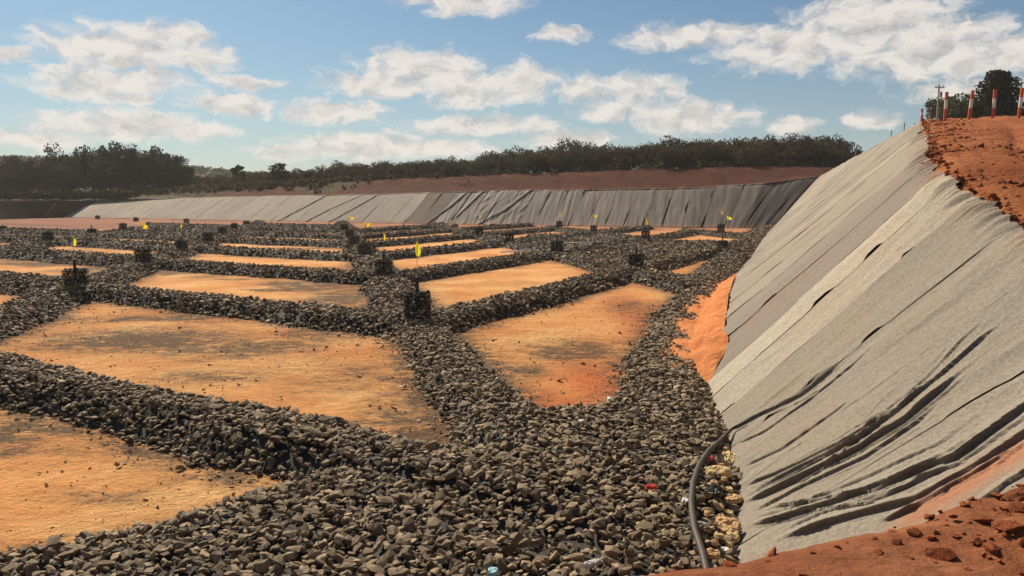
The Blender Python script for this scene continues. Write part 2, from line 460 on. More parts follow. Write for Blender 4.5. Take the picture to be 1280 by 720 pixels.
# ------------------------------------------------------------------ the floor
xs = np.concatenate([np.linspace(-150, -40, 56), np.linspace(-39, -16, 60), np.linspace(-15.8, 7, 130), np.linspace(7.3, 30, 60), np.linspace(31, 62, 24)])
ys = np.concatenate([np.linspace(-8, 6, 12), np.linspace(6.4, 30, 150), np.linspace(30.4, 60, 90), np.linspace(61, 175, 80)])
GX, GY = np.meshgrid(xs, ys, indexing='ij'); P2 = np.stack([GX.ravel(), GY.ravel()], 1)
rh = rock_height(P2)
gz = fbm(P2[:, 0] / 5, P2[:, 1] / 5, 3) * .10 + fbm(P2[:, 0] / .8, P2[:, 1] / .8, 9, 3) * .05
me = mesh_np('floor', np.column_stack([P2, gz]), grid_faces(len(xs), len(ys)), True)
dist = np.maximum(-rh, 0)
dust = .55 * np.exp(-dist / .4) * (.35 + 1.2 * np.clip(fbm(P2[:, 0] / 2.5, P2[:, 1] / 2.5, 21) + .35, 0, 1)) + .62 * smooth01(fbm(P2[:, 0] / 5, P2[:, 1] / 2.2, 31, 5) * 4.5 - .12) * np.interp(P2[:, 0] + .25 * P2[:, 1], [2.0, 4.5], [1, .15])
for (cx, cy, rx, ry, a) in ((165, 424, 120, 14, 1.0), (300, 436, 95, 14, .85), (420, 418, 75, 10, .7), (60, 402, 70, 9, .6), (255, 470, 80, 12, .5), (480, 500, 40, 20, .45), (150, 620, 80, 12, .45), (715, 438, 62, 14, .72), (648, 464, 38, 11, .75), (790, 385, 40, 14, .5), (425, 372, 45, 14, 1.0),
                            (60, 535, 90, 22, .75), (280, 595, 80, 12, .7), (200, 560, 60, 14, .35), (35, 352, 60, 8, .9), (265, 345, 30, 4, .6), (430, 470, 70, 22, .4), (375, 455, 60, 14, .3), (20, 400, 60, 12, .3)):
    q = g(cx, cy)[:2]; e1 = abs(g(cx + rx, cy)[0] - q[0]); e2 = abs(g(cx, cy - ry)[1] - g(cx, cy + ry)[1]) / 2
    dust = np.maximum(dust, a * np.exp(-((P2[:, 0] - q[0]) / e1) ** 2 - ((P2[:, 1] - q[1]) / e2) ** 2) * (.7 + 1.2 * fbm(P2[:, 0] / 1.2, P2[:, 1] / .8, 77)))
attr(me, 'dust', np.clip(dust * 1.25, 0, 1))
red = .25 * smooth01(fbm(P2[:, 0] / 4, P2[:, 1] / 4, 41) * 3)
clay = .85 * smooth01((-P2[:, 0] - .42 * P2[:, 1] - 8) / 20) * smooth01((P2[:, 1] - 30) / 40) + .85 * smooth01((P2[:, 1] - 75) / 40)
for (cx, cy, rx, ry, a) in ((745, 478, 65, 38, 1.0), (800, 395, 45, 36, .8), (700, 505, 45, 22, .9), (545, 535, 30, 10, .3), (870, 304, 60, 5, .6), (850, 330, 60, 5, .3)):
    q = g(cx, cy)[:2]; e1 = abs(g(cx + rx, cy)[0] - q[0]); e2 = abs(g(cx, cy - ry)[1] - g(cx, cy + ry)[1]) / 2
    red = np.maximum(red, a * np.exp(-((P2[:, 0] - q[0]) / e1) ** 2 - ((P2[:, 1] - q[1]) / e2) ** 2))
attr(me, 'red', np.clip(red, 0, 1)); attr(me, 'clay', np.clip(clay, 0, 1))
tag(link('floor', me, MT['floor_soil']), kind='structure')

# ------------------------------------------------------------------ stone
def rock_variant(seed, n):
    r = np.random.default_rng(seed); bm = bmesh.new()
    for _ in range(n):
        v = r.normal(size=3); v /= np.abs(v).max() ** .55 * np.linalg.norm(v) ** .45
        v *= np.array([1, .76, .40]) * r.uniform(.8, 1.12) * .5
        bm.verts.new(v)
    ret = bmesh.ops.convex_hull(bm, input=bm.verts)
    bmesh.ops.delete(bm, geom=[e for e in ret['geom_interior'] if isinstance(e, bmesh.types.BMVert)], context='VERTS')
    bmesh.ops.triangulate(bm, faces=bm.faces); bmesh.ops.recalc_face_normals(bm, faces=bm.faces)
    bm.verts.ensure_lookup_table(); bm.verts.index_update()
    Vt = np.array([v.co[:] for v in bm.verts]); F = np.array([[v.index for v in f.verts] for f in bm.faces]); bm.free()
    return Vt, F
RV_hi = [rock_variant(100 + i, 14) for i in range(14)]
RV_md = [rock_variant(200 + i, 10) for i in range(10)]
RV_lo = [rock_variant(300 + i, 7) for i in range(8)]

def rots(n, tilt):
    az_ = rng.uniform(0, 2 * math.pi, n); tx = rng.normal(0, tilt, n); ty = rng.normal(0, tilt, n)
    ca, sa, cx, sx, cy, sy = np.cos(az_), np.sin(az_), np.cos(tx), np.sin(tx), np.cos(ty), np.sin(ty)
    R = np.zeros((n, 3, 3)); Rz = R.copy(); Rx = R.copy(); Ry = R.copy()
    Rz[:, 0, 0] = ca; Rz[:, 0, 1] = -sa; Rz[:, 1, 0] = sa; Rz[:, 1, 1] = ca; Rz[:, 2, 2] = 1
    Rx[:, 0, 0] = 1; Rx[:, 1, 1] = cx; Rx[:, 1, 2] = -sx; Rx[:, 2, 1] = sx; Rx[:, 2, 2] = cx
    Ry[:, 1, 1] = 1; Ry[:, 0, 0] = cy; Ry[:, 0, 2] = sy; Ry[:, 2, 0] = -sy; Ry[:, 2, 2] = cy
    return Rx @ Ry @ Rz

def scatter_mesh(name, pos, size, variants, tilt=.5, R=None, vi=None):
    n = len(pos); R = rots(n, tilt) if R is None else R; vi = rng.integers(0, len(variants), n) if vi is None else vi
    Vs = []; Fs = []; off = 0
    for i, (Vt, F) in enumerate(variants):
        s = np.where(vi == i)[0]
        if len(s) == 0: continue
        v = np.einsum('nij,kj->nki', R[s], Vt) * size[s][:, None, None] + pos[s][:, None, :]
        Vs.append(v.reshape(-1, 3)); Fs.append((F[None] + (off + np.arange(len(s)) * len(Vt))[:, None, None]).reshape(-1, 3)); off += len(s) * len(Vt)
    return mesh_np(name, np.concatenate(Vs), np.concatenate(Fs))

drain = tag(empty('rock_drain'), kind='structure')
# bed under the loose stones, near-black to paint the shade in their gaps
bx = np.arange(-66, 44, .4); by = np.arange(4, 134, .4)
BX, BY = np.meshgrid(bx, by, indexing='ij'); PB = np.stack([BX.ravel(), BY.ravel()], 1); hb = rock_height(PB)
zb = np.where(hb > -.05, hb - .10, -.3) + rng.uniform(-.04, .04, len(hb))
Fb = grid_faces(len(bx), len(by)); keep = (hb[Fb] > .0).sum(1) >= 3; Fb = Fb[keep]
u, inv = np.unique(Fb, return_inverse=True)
bed = tag(link('stone_bed', mesh_np('stone_bed', np.column_stack([PB[u], zb[u]]), inv.reshape(-1, 4)), MT['basalt_gap_shade'], drain), kind='stuff')

def stone_points(x0, x1, y0, y1, sp, cond):
    nx = int((x1 - x0) / sp); ny = int((y1 - y0) / sp)
    gx, gy = np.meshgrid(x0 + np.arange(nx) * sp, y0 + np.arange(ny) * sp, indexing='ij')
    P = np.stack([gx.ravel(), gy.ravel()], 1) + rng.uniform(-.55, .55, (nx * ny, 2)) * sp
    P = P[cond(P)]
    px = 640 + FOC * P[:, 0] / np.maximum(P[:, 1], 1)
    P = P[(px > -420) & (px < 1500)]
    h = rock_height(P); k = h > .012
    return P[k], h[k]
# near: stones one can pick apart
P, h = stone_points(-22, 9, 4.2, 26, .095, lambda P: P[:, 1] < 25)
size = np.clip(rng.lognormal(math.log(.120), .36, len(P)), .045, .24)
pos = np.column_stack([P, h + rng.uniform(-.05, .045, len(P))])
R = rots(len(P), .36); vi = rng.integers(0, len(RV_hi), len(P))
px, py = project(pos); dcam = np.linalg.norm(pos - np.array([0, 0, CAM_H]), axis=1)
vis = (px > 4) & (px < 1270) & (py < 712) & (py < 715 - np.maximum(px - 735, 0) * .19) & (px < 900)
score = np.where(vis, size / dcam, 0) + np.where(vis & (pos[:, 2] - h > -.01), .004, 0)
pick = np.argsort(-score)[:290]
sm = []
for i, (Vt, F) in enumerate(RV_hi):
    q = mesh_np('stone', Vt, F); q.materials.append(MT['basalt']); sm.append(q)
for i in pick:
    o = link('stone', sm[vi[i]], None, drain)
    o.matrix_world = Matrix.Translation(pos[i]) @ Matrix(R[i]).to_4x4() @ Matrix.Diagonal((size[i],) * 3 + (1,))
rest = np.ones(len(P), bool); rest[pick] = False
mn = scatter_mesh('loose_stones', pos[rest], size[rest], RV_hi, R=R[rest], vi=vi[rest])
tag(link('loose_stones', mn, MT['basalt'], drain), kind='stuff')
# middle and far
P, h = stone_points(-42, 20, 25, 52, .16, lambda P: (P[:, 1] >= 25) & (P[:, 1] < 50))
size = np.clip(rng.lognormal(math.log(.19), .3, len(P)), .09, .4)
tag(link('loose_stones', scatter_mesh('loose_stones', np.column_stack([P, h + rng.uniform(-.06, .05, len(P))]), size, RV_md, .5), MT['basalt'], drain), kind='stuff')
nmid = len(P)
P, h = stone_points(-70, 42, 50, 134, .245, lambda P: P[:, 1] >= 50)
size = np.clip(rng.lognormal(math.log(.27), .28, len(P)), .12, .5)
tag(link('loose_stones', scatter_mesh('loose_stones', np.column_stack([P, h + rng.uniform(-.08, .06, len(P))]), size, RV_lo, .5), MT['basalt'], drain), kind='stuff')
print('stones', len(rest), nmid, len(P))
# strays on the soil next to the drains
nS = 60000
P = np.column_stack([rng.uniform(-16, 8, nS), rng.uniform(8, 32, nS)]); hS = rock_height(P)
k = (hS < -.02) & (rng.uniform(size=nS) < .035 * np.exp(hS / 2.0) + .55 * np.exp(hS / .16)); P = P[k]
size = np.clip(rng.lognormal(math.log(.06), .55, len(P)), .025, .20)
tag(link('stray_stones', scatter_mesh('stray_stones', np.column_stack([P, size * .12]), size, RV_lo, .4), MT['basalt'], drain), kind='stuff')

nS = 60000
P = np.column_stack([rng.uniform(-18, 7, nS), rng.uniform(8, 30, nS)]); hS = rock_height(P)
k = (hS < .03) & (rng.uniform(size=nS) < .04 + .85 * smooth01(fbm(P[:, 0] / 1.6, P[:, 1] / .9, 231, 4) * 3.2 - .1) + .3 * np.exp(hS / .5)); P = P[k]
size = np.clip(rng.lognormal(math.log(.030), .5, len(P)), .012, .11)
m = NT('crumb_soil', .95, .1); gi = m.n('ShaderNodeNewGeometry'); m.color(m.ramp(gi.outputs['Random Per Island'], [(0, (.20, .10, .05)), (.4, (.42, .20, .085)), (1, (.62, .33, .15))]))
tag(link('soil_crumbs', scatter_mesh('soil_crumbs', np.column_stack([P, size * .1 + fbm(P[:, 0] / 5, P[:, 1] / 5, 3) * .10 + fbm(P[:, 0] / .8, P[:, 1] / .8, 9, 3) * .05]), size, RV_lo, .5), MT['crumb_soil'], bpy.data.objects['floor']), kind='stuff')
print('crumbs', len(P))
# ------------------------------------------------------------------ lined slopes
class Slope:
    def __init__(s, foot, crest, z0=0.0):
        s.foot = np.asarray(foot, float); s.crest = np.asarray(crest, float)
        d = np.linalg.norm(np.diff(s.foot, axis=0), axis=1); s.s = np.concatenate([[0], np.cumsum(d)]); s.L = s.s[-1]

    def frame(s, S):
        f = np.stack([np.interp(S, s.s, s.foot[:, i]) for i in (0, 1)], -1)
        c = np.stack([np.interp(S, s.s, s.crest[:, i]) for i in (0, 1, 2)], -1)
        return f, c

    def pos(s, S, T, disp=0.0):
        """S along the foot, T 0 foot .. 1 crest, beyond 1 the flat shoulder"""
        f, c = s.frame(S); hv = c[..., :2] - f; a = np.linalg.norm(hv, axis=-1)
        xy = f + hv * T[..., None]
        h = c[..., 2]; kk = .10
        q = np.clip((T - 1 + kk) / (2 * kk), 0, 1)
        tt = np.where(T < 1 - kk, T, np.where(T > 1 + kk, 1.0, T - kk * q * q))
        z = h * tt
        slope = h / a; nh = -hv / a[..., None]; cs = 1 / np.sqrt(1 + slope ** 2)
        fl = np.clip(1 - q, 0, 1)
        nx = nh * (slope * cs * fl)[..., None]; nz = cs * fl + (1 - fl)
        d = np.asarray(disp)
        return np.concatenate([xy + nx * d[..., None], (z + nz * d)[..., None]], -1)

right = Slope(FOOT, CREST)
def s_at_y(y): return np.interp(-y, -right.foot[:, 1], right.s)

# pixel survey of the big folds -> (s,t) on the slope
gs = np.linspace(s_at_y(40), s_at_y(1), 500); gt = np.linspace(0, 1.15, 160)
GS, GT = np.meshgrid(gs, gt, indexing='ij'); qx, qy = project(right.pos(GS, GT, np.zeros_like(GS)))
def on_slope(px, py):
    i = np.argmin((qx - px) ** 2 + (qy - py) ** 2); return np.array([GS.ravel()[i], GT.ravel()[i]])
FOLDS = []
for w, amp, L in ((.11, .16, [(922, 632), (1002, 598), (1075, 562), (1130, 524), (1167, 494), (1228, 440)]),
                  (.07, .10, [(926, 622), (1000, 586), (1072, 550), (1140, 500), (1228, 425), (1270, 392)]),
                  (.06, .08, [(935, 640), (1010, 606), (1085, 570), (1145, 528), (1190, 486)]),
                  (.06, .08, [(924, 612), (985, 585), (1050, 556), (1110, 520), (1160, 480)]),
                  (.10, .13, [(925, 660), (983, 647), (1044, 626), (1120, 600), (1191, 567), (1280, 508), (1340, 470)]),
                  (.06, .09, [(950, 636), (1020, 628), (1093, 612), (1180, 570), (1280, 500)]),
                  (.10, .13, [(963, 676), (1038, 652), (1142, 622), (1215, 580), (1285, 535), (1340, 500)]),
                  (.06, .10, [(1100, 656), (1191, 606), (1285, 550)]),
                  (.05, .08, [(1210, 640), (1260, 600), (1320, 565)]),
                  (.08, .10, [(908, 541), (953, 516), (1002, 492), (1032, 470), (1060, 445)]),
                  (.05, .07, [(918, 556), (960, 536), (1010, 505), (1057, 466), (1110, 420)]),
                  (.05, .06, [(925, 586), (977, 561), (1032, 524), (1075, 495)]),
                  (.05, .06, [(990, 612), (1040, 578), (1100, 520), (1142, 490)]),
                  (.04, .05, [(1075, 545), (1130, 500), (1200, 432), (1240, 395)]),
                  (.05, .06, [(1040, 640), (1090, 628), (1150, 600), (1220, 560)])):
    FOLDS.append((w, amp, np.array([on_slope(*q) for q in L])))

_base = list(FOLDS)
for i_, (w, amp, L) in enumerate(_base):
    for q in range(2):
        L2 = L + np.array([(.16 + .16 * q) * (-1) ** (i_ + q), 0]) * np.linspace(.5, 1.3, len(L))[:, None]; a_ = rnd.randrange(0, 2); b_ = len(L) - rnd.randrange(0, 2)
        if b_ - a_ >= 2: FOLDS.append((w * .6, amp * rnd.uniform(.25, .5), L2[a_:b_]))
def fold_disp(S, T):
    a = np.interp(S, right.s, np.linalg.norm(right.crest[:, :2] - right.foot, axis=1)) * 1.35
    D = np.zeros_like(S); SH = np.zeros_like(S); Pq = np.stack([S, T * a], -1).reshape(-1, 2)
    for w, amp, L in FOLDS:
        w = w * .42
        la = np.interp(L[:, 0], right.s, np.linalg.norm(right.crest[:, :2] - right.foot, axis=1)) * 1.35
        Q = np.column_stack([L[:, 0], L[:, 1] * la])
        best = np.full(len(Pq), 9.0); side = np.zeros(len(Pq)); along = np.zeros(len(Pq)); n = len(Q) - 1
        for i in range(n):
            ab = Q[i + 1] - Q[i]; l2 = ab @ ab + 1e-9; t = np.clip(((Pq - Q[i]) @ ab) / l2, 0, 1)
            dv = Pq - (Q[i] + t[:, None] * ab); dd = np.linalg.norm(dv, axis=1); k = dd < best
            best = np.where(k, dd, best); side = np.where(k, dv[:, 0], side); along = np.where(k, (i + t) / n, along)
        taper = smooth01(along / .12) * smooth01((1 - along) / .3) * (.65 + .9 * np.abs(fbm(along * 6, along * 0 + amp * 99, 4)))
        prof = np.where(side < 0, np.exp(-(best / (w * 2.0)) ** 2), np.exp(-(best / (w * .45)) ** 2))
        trough = -.35 * np.exp(-((best - w * 1.7) / (w * .9)) ** 2) * (side > 0)
        w_ = 0; q_ = (.62 * amp * taper * (prof + trough)).reshape(S.shape); D += q_; SH += np.maximum(q_, 0) * 1.1
    return D, SH

cover_r = tag(empty('geotextile_cover', (0, 0, 0)), 'grey felt geotextile laid in strips down the steep slope on the right', 'geotextile')
# black liner below the felt
uS = np.linspace(0, right.L, 160); uT = np.linspace(-.06, 1.1, 26); A, B = np.meshgrid(uS, uT, indexing='ij')
lin = link('liner', mesh_np('liner', right.pos(A, B, np.full(A.shape, -.035)).reshape(-1, 3), grid_faces(160, 26), True), MT['black_liner'], cover_r)

def tmin_of(S):
    y = np.interp(S, right.s, right.foot[:, 1])
    lens = smooth01(np.minimum((y - 15.6) / 3.0, (44 - y) / 16)) * (.092 + .022 * np.sin(y * .8))
    return lens + .02 + .006 * np.sin(S * 5) + .06 * fbm(S * .9, S * 0, 6, 4)

edges = [0.0]; ystop = []
w0 = 2.5
# strip joints (y of the foot) near the camera measured, the rest regular
near_joints = [s_at_y(v) for v in (30.5, 27.4, 24.4, 21.2, 18.2, 16.1, 15.0, 13.75, 11.9, 10.2, 8.4, 6.3, 4.2, 1.5)]
far_n = int(near_joints[0] / 2.75)
edges = list(np.linspace(0, near_joints[0], far_n + 1) + np.concatenate([[0], rng.uniform(-.35, .35, far_n - 1), [0]])) + near_joints[1:]
for j in range(len(edges) - 1):
    s0, s1 = edges[j], edges[j + 1]
    ym = np.interp((s0 + s1) / 2, right.s, right.foot[:, 1])
    ds = .30 if ym > 45 else (.13 if ym > 24 else .026)
    ns = max(6, int((s1 - s0) / ds)); ntn = 40 if ym > 45 else (80 if ym > 24 else 170)
    u = np.linspace(0, 1, ns); t = np.concatenate([np.linspace(0, .8, ntn), np.linspace(.81, 1.0, ntn // 3)])
    Uu, Tt = np.meshgrid(u, t, indexing='ij')
    gapn = np.clip(fbm(t * 11 + j * 3.3, t * 0 + j, 51, 3) * 3.0 - .10, 0, .5) * (.36 if ym < 30 else .6)
    gapn = gapn * smooth01(t / .1) * smooth01((.86 - t) / .15) * (1.0 if ym > 12.5 else .25)
    SS = s0 + Uu * (s1 - s0 + .03 - gapn[None, :])
    tm = tmin_of(SS); tend = .985 + .11 * (fbm(SS * 1.4, SS * 0 + 3, 61, 4) + .3) + .05 * fbm(SS * 6, SS * 0, 62, 2)
    TT = tm + Tt * (tend - tm)
    a = 6.5
    D = .10 * fbm(SS / 2.2, TT * a / 2.5, 71, 3) + .05 * fbm(SS / .45, TT * a / 5, 73, 3) + .012 * fbm(SS / .12, TT * a / .2, 79, 2)
    cr_ = np.clip(1 - 9 * np.abs(fbm(SS / .9 + .5 * fbm(SS / 2, TT * 3, 88, 2), TT * a / 5, 87, 2)), 0, 1) ** 2
    D += .035 * cr_ * smooth01(fbm(SS / 1.1, TT * 2.5, 89, 2) * 4 + .2)
    topw = smooth01((TT - .89) / .10) * (1 - .5 * smooth01((TT - 1.0) / .08))
    D += topw * (.42 * np.abs(fbm(SS / .8, TT * 2.2 + SS * .3, 83, 3)) + .26 * np.abs(fbm(SS / .24, TT * 3, 85, 2))) - .03 * topw
    D += np.clip(Uu - .86, 0, 1) * (.35 * np.clip(fbm(TT * 6, TT * 0 + j * 1.7, 91, 3) + .12, 0, 1))      # lifted edge
    D += .03 * (1 - np.clip(Uu / .06, 0, 1)) * 0
    if ym < 24:
        fd, fs = fold_disp(SS, TT); D += fd; SS = SS + fs
    D += .004 * (j % 2) + .012
    me = mesh_np('textile_strip', right.pos(SS, TT, D).reshape(-1, 3), grid_faces(ns, len(t)), True)
    Pm = right.pos(SS, TT, D)
    qpx, qpy = project(Pm)
    rd = .10 * smooth01(fbm(SS / 1.5, TT * 4, 95) * 3) + .55 * smooth01((TT - .93) / .1) * smooth01(fbm(SS * .7, TT * 3, 97) * 3 + .4)
    if ym < 9.5:
        ln = (qpy - 640) - (qpx - 1150) * (-.615)       # dusty band beside the near bank
        rd = np.maximum(rd, .85 * np.exp(-(ln / 17) ** 2) * smooth01((qpx - 1090) / 60))
        rd = np.maximum(rd, .6 * smooth01((qpy - (664 - (qpx - 1090) * .2)) / 26))
    attr(me, 'reddust', np.clip(rd, 0, 1).ravel())
    o = link('textile_strip', me, MT['geotextile'], cover_r)
    if ym < 13.75: cc = np.array([.305, .270, .215])
    elif ym < 15.0: cc = np.array([.44, .39, .31])
    elif ym < 16.1: cc = np.array([.48, .425, .335])
    elif ym < 21.2: cc = np.array([.25, .218, .18])
    elif ym < 27.4: cc = np.array([.32, .282, .23])
    else: cc = np.array([.36, .32, .26]) * rnd.uniform(.80, 1.12)
    cc = cc * rnd.uniform(.96, 1.04); o.color = (*cc, 1)

# orange soil exposed at the toe of the slope
yy = np.linspace(15.4, 46, 150); v = np.linspace(0, 1, 26); YY, VV = np.meshgrid(yy, v, indexing='ij')
SS = s_at_y(YY); bul = smooth01(np.minimum((YY - 15.4) / 2.6, (46 - YY) / 22))
f, c_ = right.frame(SS); hv = c_[..., :2] - f; al = np.linalg.norm(hv, axis=-1)
outd = (1 - VV) * (.75 * bul + .02) - VV * (.62 * bul + .22)
zz = np.where(outd > 0, 0, 0) + np.clip(-outd, 0, 9) * c_[..., 2] / al + .24 * bul * np.sin(VV * math.pi) ** .8 + .42 * bul * fbm(YY * 2.0 + VV * 5, VV * 1.5, 15, 4) + .10 * bul * np.abs(fbm(YY * 5 + VV * 5, VV * 2.5, 16, 3)) + .34 * np.minimum(bul * 2, 1) * (1 - .6 * VV) - .06
XYa = f - hv / al[..., None] * outd[..., None]
ap = mesh_np('toe_soil', np.concatenate([XYa, zz[..., None]], -1).reshape(-1, 3), grid_faces(150, 26), True)
tag(link('toe_soil', ap, MT['apron_soil']), kind='structure')

# ramp and plateau above the right slope
o_ = np.concatenate([np.linspace(0, 3, 40), np.linspace(3.2, 12, 40), np.linspace(13, 60, 18), [90, 160]])
ss = np.concatenate([np.linspace(0, s_at_y(40), 60), np.linspace(s_at_y(40), right.L, 170)[1:]])
SS, OO = np.meshgrid(ss, o_, indexing='ij'); f, c_ = right.frame(SS); hv = c_[..., :2] - f; al = np.linalg.norm(hv, axis=-1); hd = hv / al[..., None]
hd = np.where(True, hd, hd)
lift = np.interp(OO, [0, .12, .45, 1.5], [-.16, -.06, .05, .08]) + .22 * fbm(SS / .6, OO / .6, 111, 5) * np.clip(OO / .5, 0, 1) + .25 * fbm(SS / 4, OO / 4, 113, 3) * np.clip(OO / 2, 0, 1)
trk = np.exp(-((OO - 2.7 - .8 * np.sin(SS / 9)) / .22) ** 2) + np.exp(-((OO - 4.5 - .8 * np.sin(SS / 9)) / .22) ** 2)
lift -= .09 * trk
XY = c_[..., :2] + hd * (OO + .12 * al * 0)[..., None]
ramp = mesh_np('ramp', np.concatenate([XY, (c_[..., 2] + lift)[..., None]], -1).reshape(-1, 3), grid_faces(len(ss), len(o_)), True)
ramp_o = tag(link('ramp', ramp, MT['ramp_soil']), kind='structure')
# clods thrown over the anchored edge
CV = [rock_variant(500 + i, 26) for i in range(8)]
nC = 3200
S_ = s_at_y(rng.uniform(6, 50, nC)); O_ = np.abs(rng.normal(.6, .7, nC)) + .1; f, c_ = right.frame(S_); hv = c_[:, :2] - f; hd_ = hv / np.linalg.norm(hv, axis=1)[:, None]
pc = np.column_stack([c_[:, :2] + hd_ * O_[:, None], c_[:, 2] + np.interp(O_, [0, .35, .9, 2], [-.0, .02, .06, .08])])
tag(link('clods', scatter_mesh('clods', pc, np.clip(rng.lognormal(math.log(.045), .65, nC), .015, .24), CV, .6), MT['clod_soil'], ramp_o), kind='stuff')

# far slope: felt on the left, dark wrinkled liner on the right
ff = np.array([(-98.7, 167.9), (-75, 156), (-51.4, 143.8), (-32, 134.6), (-13.2, 125.8), (0, 121), (18.8, 112.8), (26.3, 109.6), (32, 107.8), (37, 108)], float)
crest_px = [(82, 250), (165, 247.5), (290, 245), (400, 243.5), (545, 240), (640, 238.5), (800, 236), (865, 234.5), (960, 229), (1022, 221)]
fc = []
for i, (p_, q_) in enumerate(zip(ff, crest_px)):
    tg = ff[min(i + 1, len(ff) - 1)] - ff[max(i - 1, 0)]; tg /= np.linalg.norm(tg); up = np.array([-tg[1], tg[0]])
    yb = p_[1] + 8.5; r = ray(*q_); t_ = yb / r[1]
    fc.append((r[0] * t_ if i == len(ff) - 1 else p_[0] + up[0] * 9.0, p_[1] + up[1] * 9.0, CAM_H + r[2] * t_))
fc[-1] = (47.3, 118, 7.6); fc[-2] = (38.6, 116.6, fc[-2][2])
far = Slope(ff, np.array(fc))
cover_f = tag(empty('geotextile_cover'), 'long pale-to-dark lined slope across the far end of the pit', 'geotextile')
uS = np.linspace(0, far.L, 80); uT = np.linspace(-.05, 1.05, 8); A, B = np.meshgrid(uS, uT, indexing='ij')
link('liner', mesh_np('liner', far.pos(A, B, np.full(A.shape, -.25)).reshape(-1, 3), grid_faces(80, 8), True), MT['black_liner'], cover_f)
def s_at_px(px):
    q = project(np.column_stack([far.foot, np.zeros(len(far.foot))]))[0]; return float(np.interp(px, q, far.s))
FF = []
for w, amp, L in ((.14, .17, ((350, 0), (362, .5), (372, 1))), (.14, .17, ((385, 0), (396, .45), (418, 1))), (.14, .17, ((412, 0), (424, .4), (440, 1))), (.14, .17, ((600, 0), (622, .4), (640, 1))), (.14, .17, ((535, 0), (548, .5), (556, 1))),
                  (.14, .17, ((566, .2), (572, .6), (577, 1)))):
    FF.append((w, amp, [s_at_px(p_) for p_, _ in L], [t_ for _, t_ in L]))
sF = np.arange(0, far.L, 2.9); sF = np.append(sF, far.L)
for j in range(len(sF) - 1):
    s0, s1 = sF[j], sF[j + 1]; ns, ntt = 22, 26
    u, t = np.linspace(0, 1, ns), np.linspace(0, 1, ntt); Uu, Tt = np.meshgrid(u, t, indexing='ij')
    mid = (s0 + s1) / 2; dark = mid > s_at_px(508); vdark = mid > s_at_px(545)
    gap = np.clip(fbm(t * 3 + j * 2.1, t * 0 + j, 151, 3) * 2.2, 0, .5) * (.55 if dark else .30) + (.05 if dark else .035)
    SS = s0 + Uu * (s1 - s0 - gap[None]); TT = -.01 + Tt * (1.05 + .01 * fbm(SS, SS * 0, 5))
    rough_ = .8 if vdark else .35
    D = rough_ * (.30 * fbm(SS / 2.5, TT * 2 + SS * .05, 161, 3) + .34 * np.abs(fbm(SS / .9 + TT * 1.5, TT * 1.1, 163, 3))) + .10
    if s_at_px(575) < mid < s_at_px(655): D += .5 * np.abs(fbm(SS / 1.2 - TT * 3, TT * 4, 165, 3))
    for w, amp, ls, lt in FF:
        sc_ = np.interp(TT, lt, ls); dd = SS - sc_; on = (TT >= lt[0] - .02)
        D += on * amp * np.where(dd < 0, np.exp(-(dd / (w * 2)) ** 2), np.exp(-(dd / (w * .6)) ** 2))
    me = mesh_np('textile_strip', far.pos(SS, TT, D).reshape(-1, 3), grid_faces(ns, ntt), True)
    attr(me, 'reddust', (.35 * smooth01((.10 - TT) / .1)).ravel())
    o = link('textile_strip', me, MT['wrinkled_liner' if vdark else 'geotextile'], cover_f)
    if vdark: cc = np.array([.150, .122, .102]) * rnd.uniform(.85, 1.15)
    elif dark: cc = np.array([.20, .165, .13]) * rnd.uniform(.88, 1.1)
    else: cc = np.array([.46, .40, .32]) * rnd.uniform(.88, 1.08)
    o.color = (*cc, 1)

# left end slope, dark liner with its shade put into the colour
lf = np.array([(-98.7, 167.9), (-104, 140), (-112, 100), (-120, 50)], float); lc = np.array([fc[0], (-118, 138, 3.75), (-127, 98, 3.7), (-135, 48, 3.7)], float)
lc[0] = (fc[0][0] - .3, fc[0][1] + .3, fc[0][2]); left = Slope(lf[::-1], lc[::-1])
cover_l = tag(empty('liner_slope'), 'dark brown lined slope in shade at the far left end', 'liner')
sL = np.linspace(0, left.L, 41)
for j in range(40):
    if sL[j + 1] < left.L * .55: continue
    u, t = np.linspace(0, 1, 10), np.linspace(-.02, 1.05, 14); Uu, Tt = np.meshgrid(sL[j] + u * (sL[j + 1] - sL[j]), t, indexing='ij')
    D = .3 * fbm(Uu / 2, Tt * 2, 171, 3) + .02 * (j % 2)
    link('liner_strip', mesh_np('liner_strip', left.pos(Uu, Tt, D).reshape(-1, 3), grid_faces(10, 14), True), MT['shaded_liner'], cover_l)

# ------------------------------------------------------------------ land behind the pit
tx = np.array([-900, -420, -240, -150, -118, -103] + [p_[0] for p_ in fc[1:]] + [60, 85, 130, 240, 500, 900], float)
ty = np.array([150, 150, 150, 160, 172, 177.5] + [p_[1] for p_ in fc[1:]] + [124, 128, 130, 130, 130, 130], float)
tz = np.array([3.5, 3.5, 3.6, 3.7, 3.75, fc[0][2]] + [p_[2] for p_ in fc[1:]] + [7.8, 8, 8, 8, 8, 8], float)
kx = np.concatenate([np.linspace(-900, -160, 40), np.linspace(-155, 90, 200), np.linspace(95, 900, 40)])
offs = np.array([-.3, 1, 3, 5, 6.5, 8, 10, 12, 14, 16, 18, 20, 23, 27, 32, 40, 55, 80, 120, 180, 260, 380, 600, 1000, 1800, 3500])
cut_top = lambda x: np.interp(x, [-160, -120, -85, -60, -25, 0, 50, 120], [4.0, 4.2, 6.0, 7.2, 8.3, 9.0, 10.0, 10.3])
KX, OF = np.meshgrid(kx, offs, indexing='ij')
by_ = np.interp(KX, tx, ty); bz = np.interp(KX, tx, tz); ct = cut_top(KX)
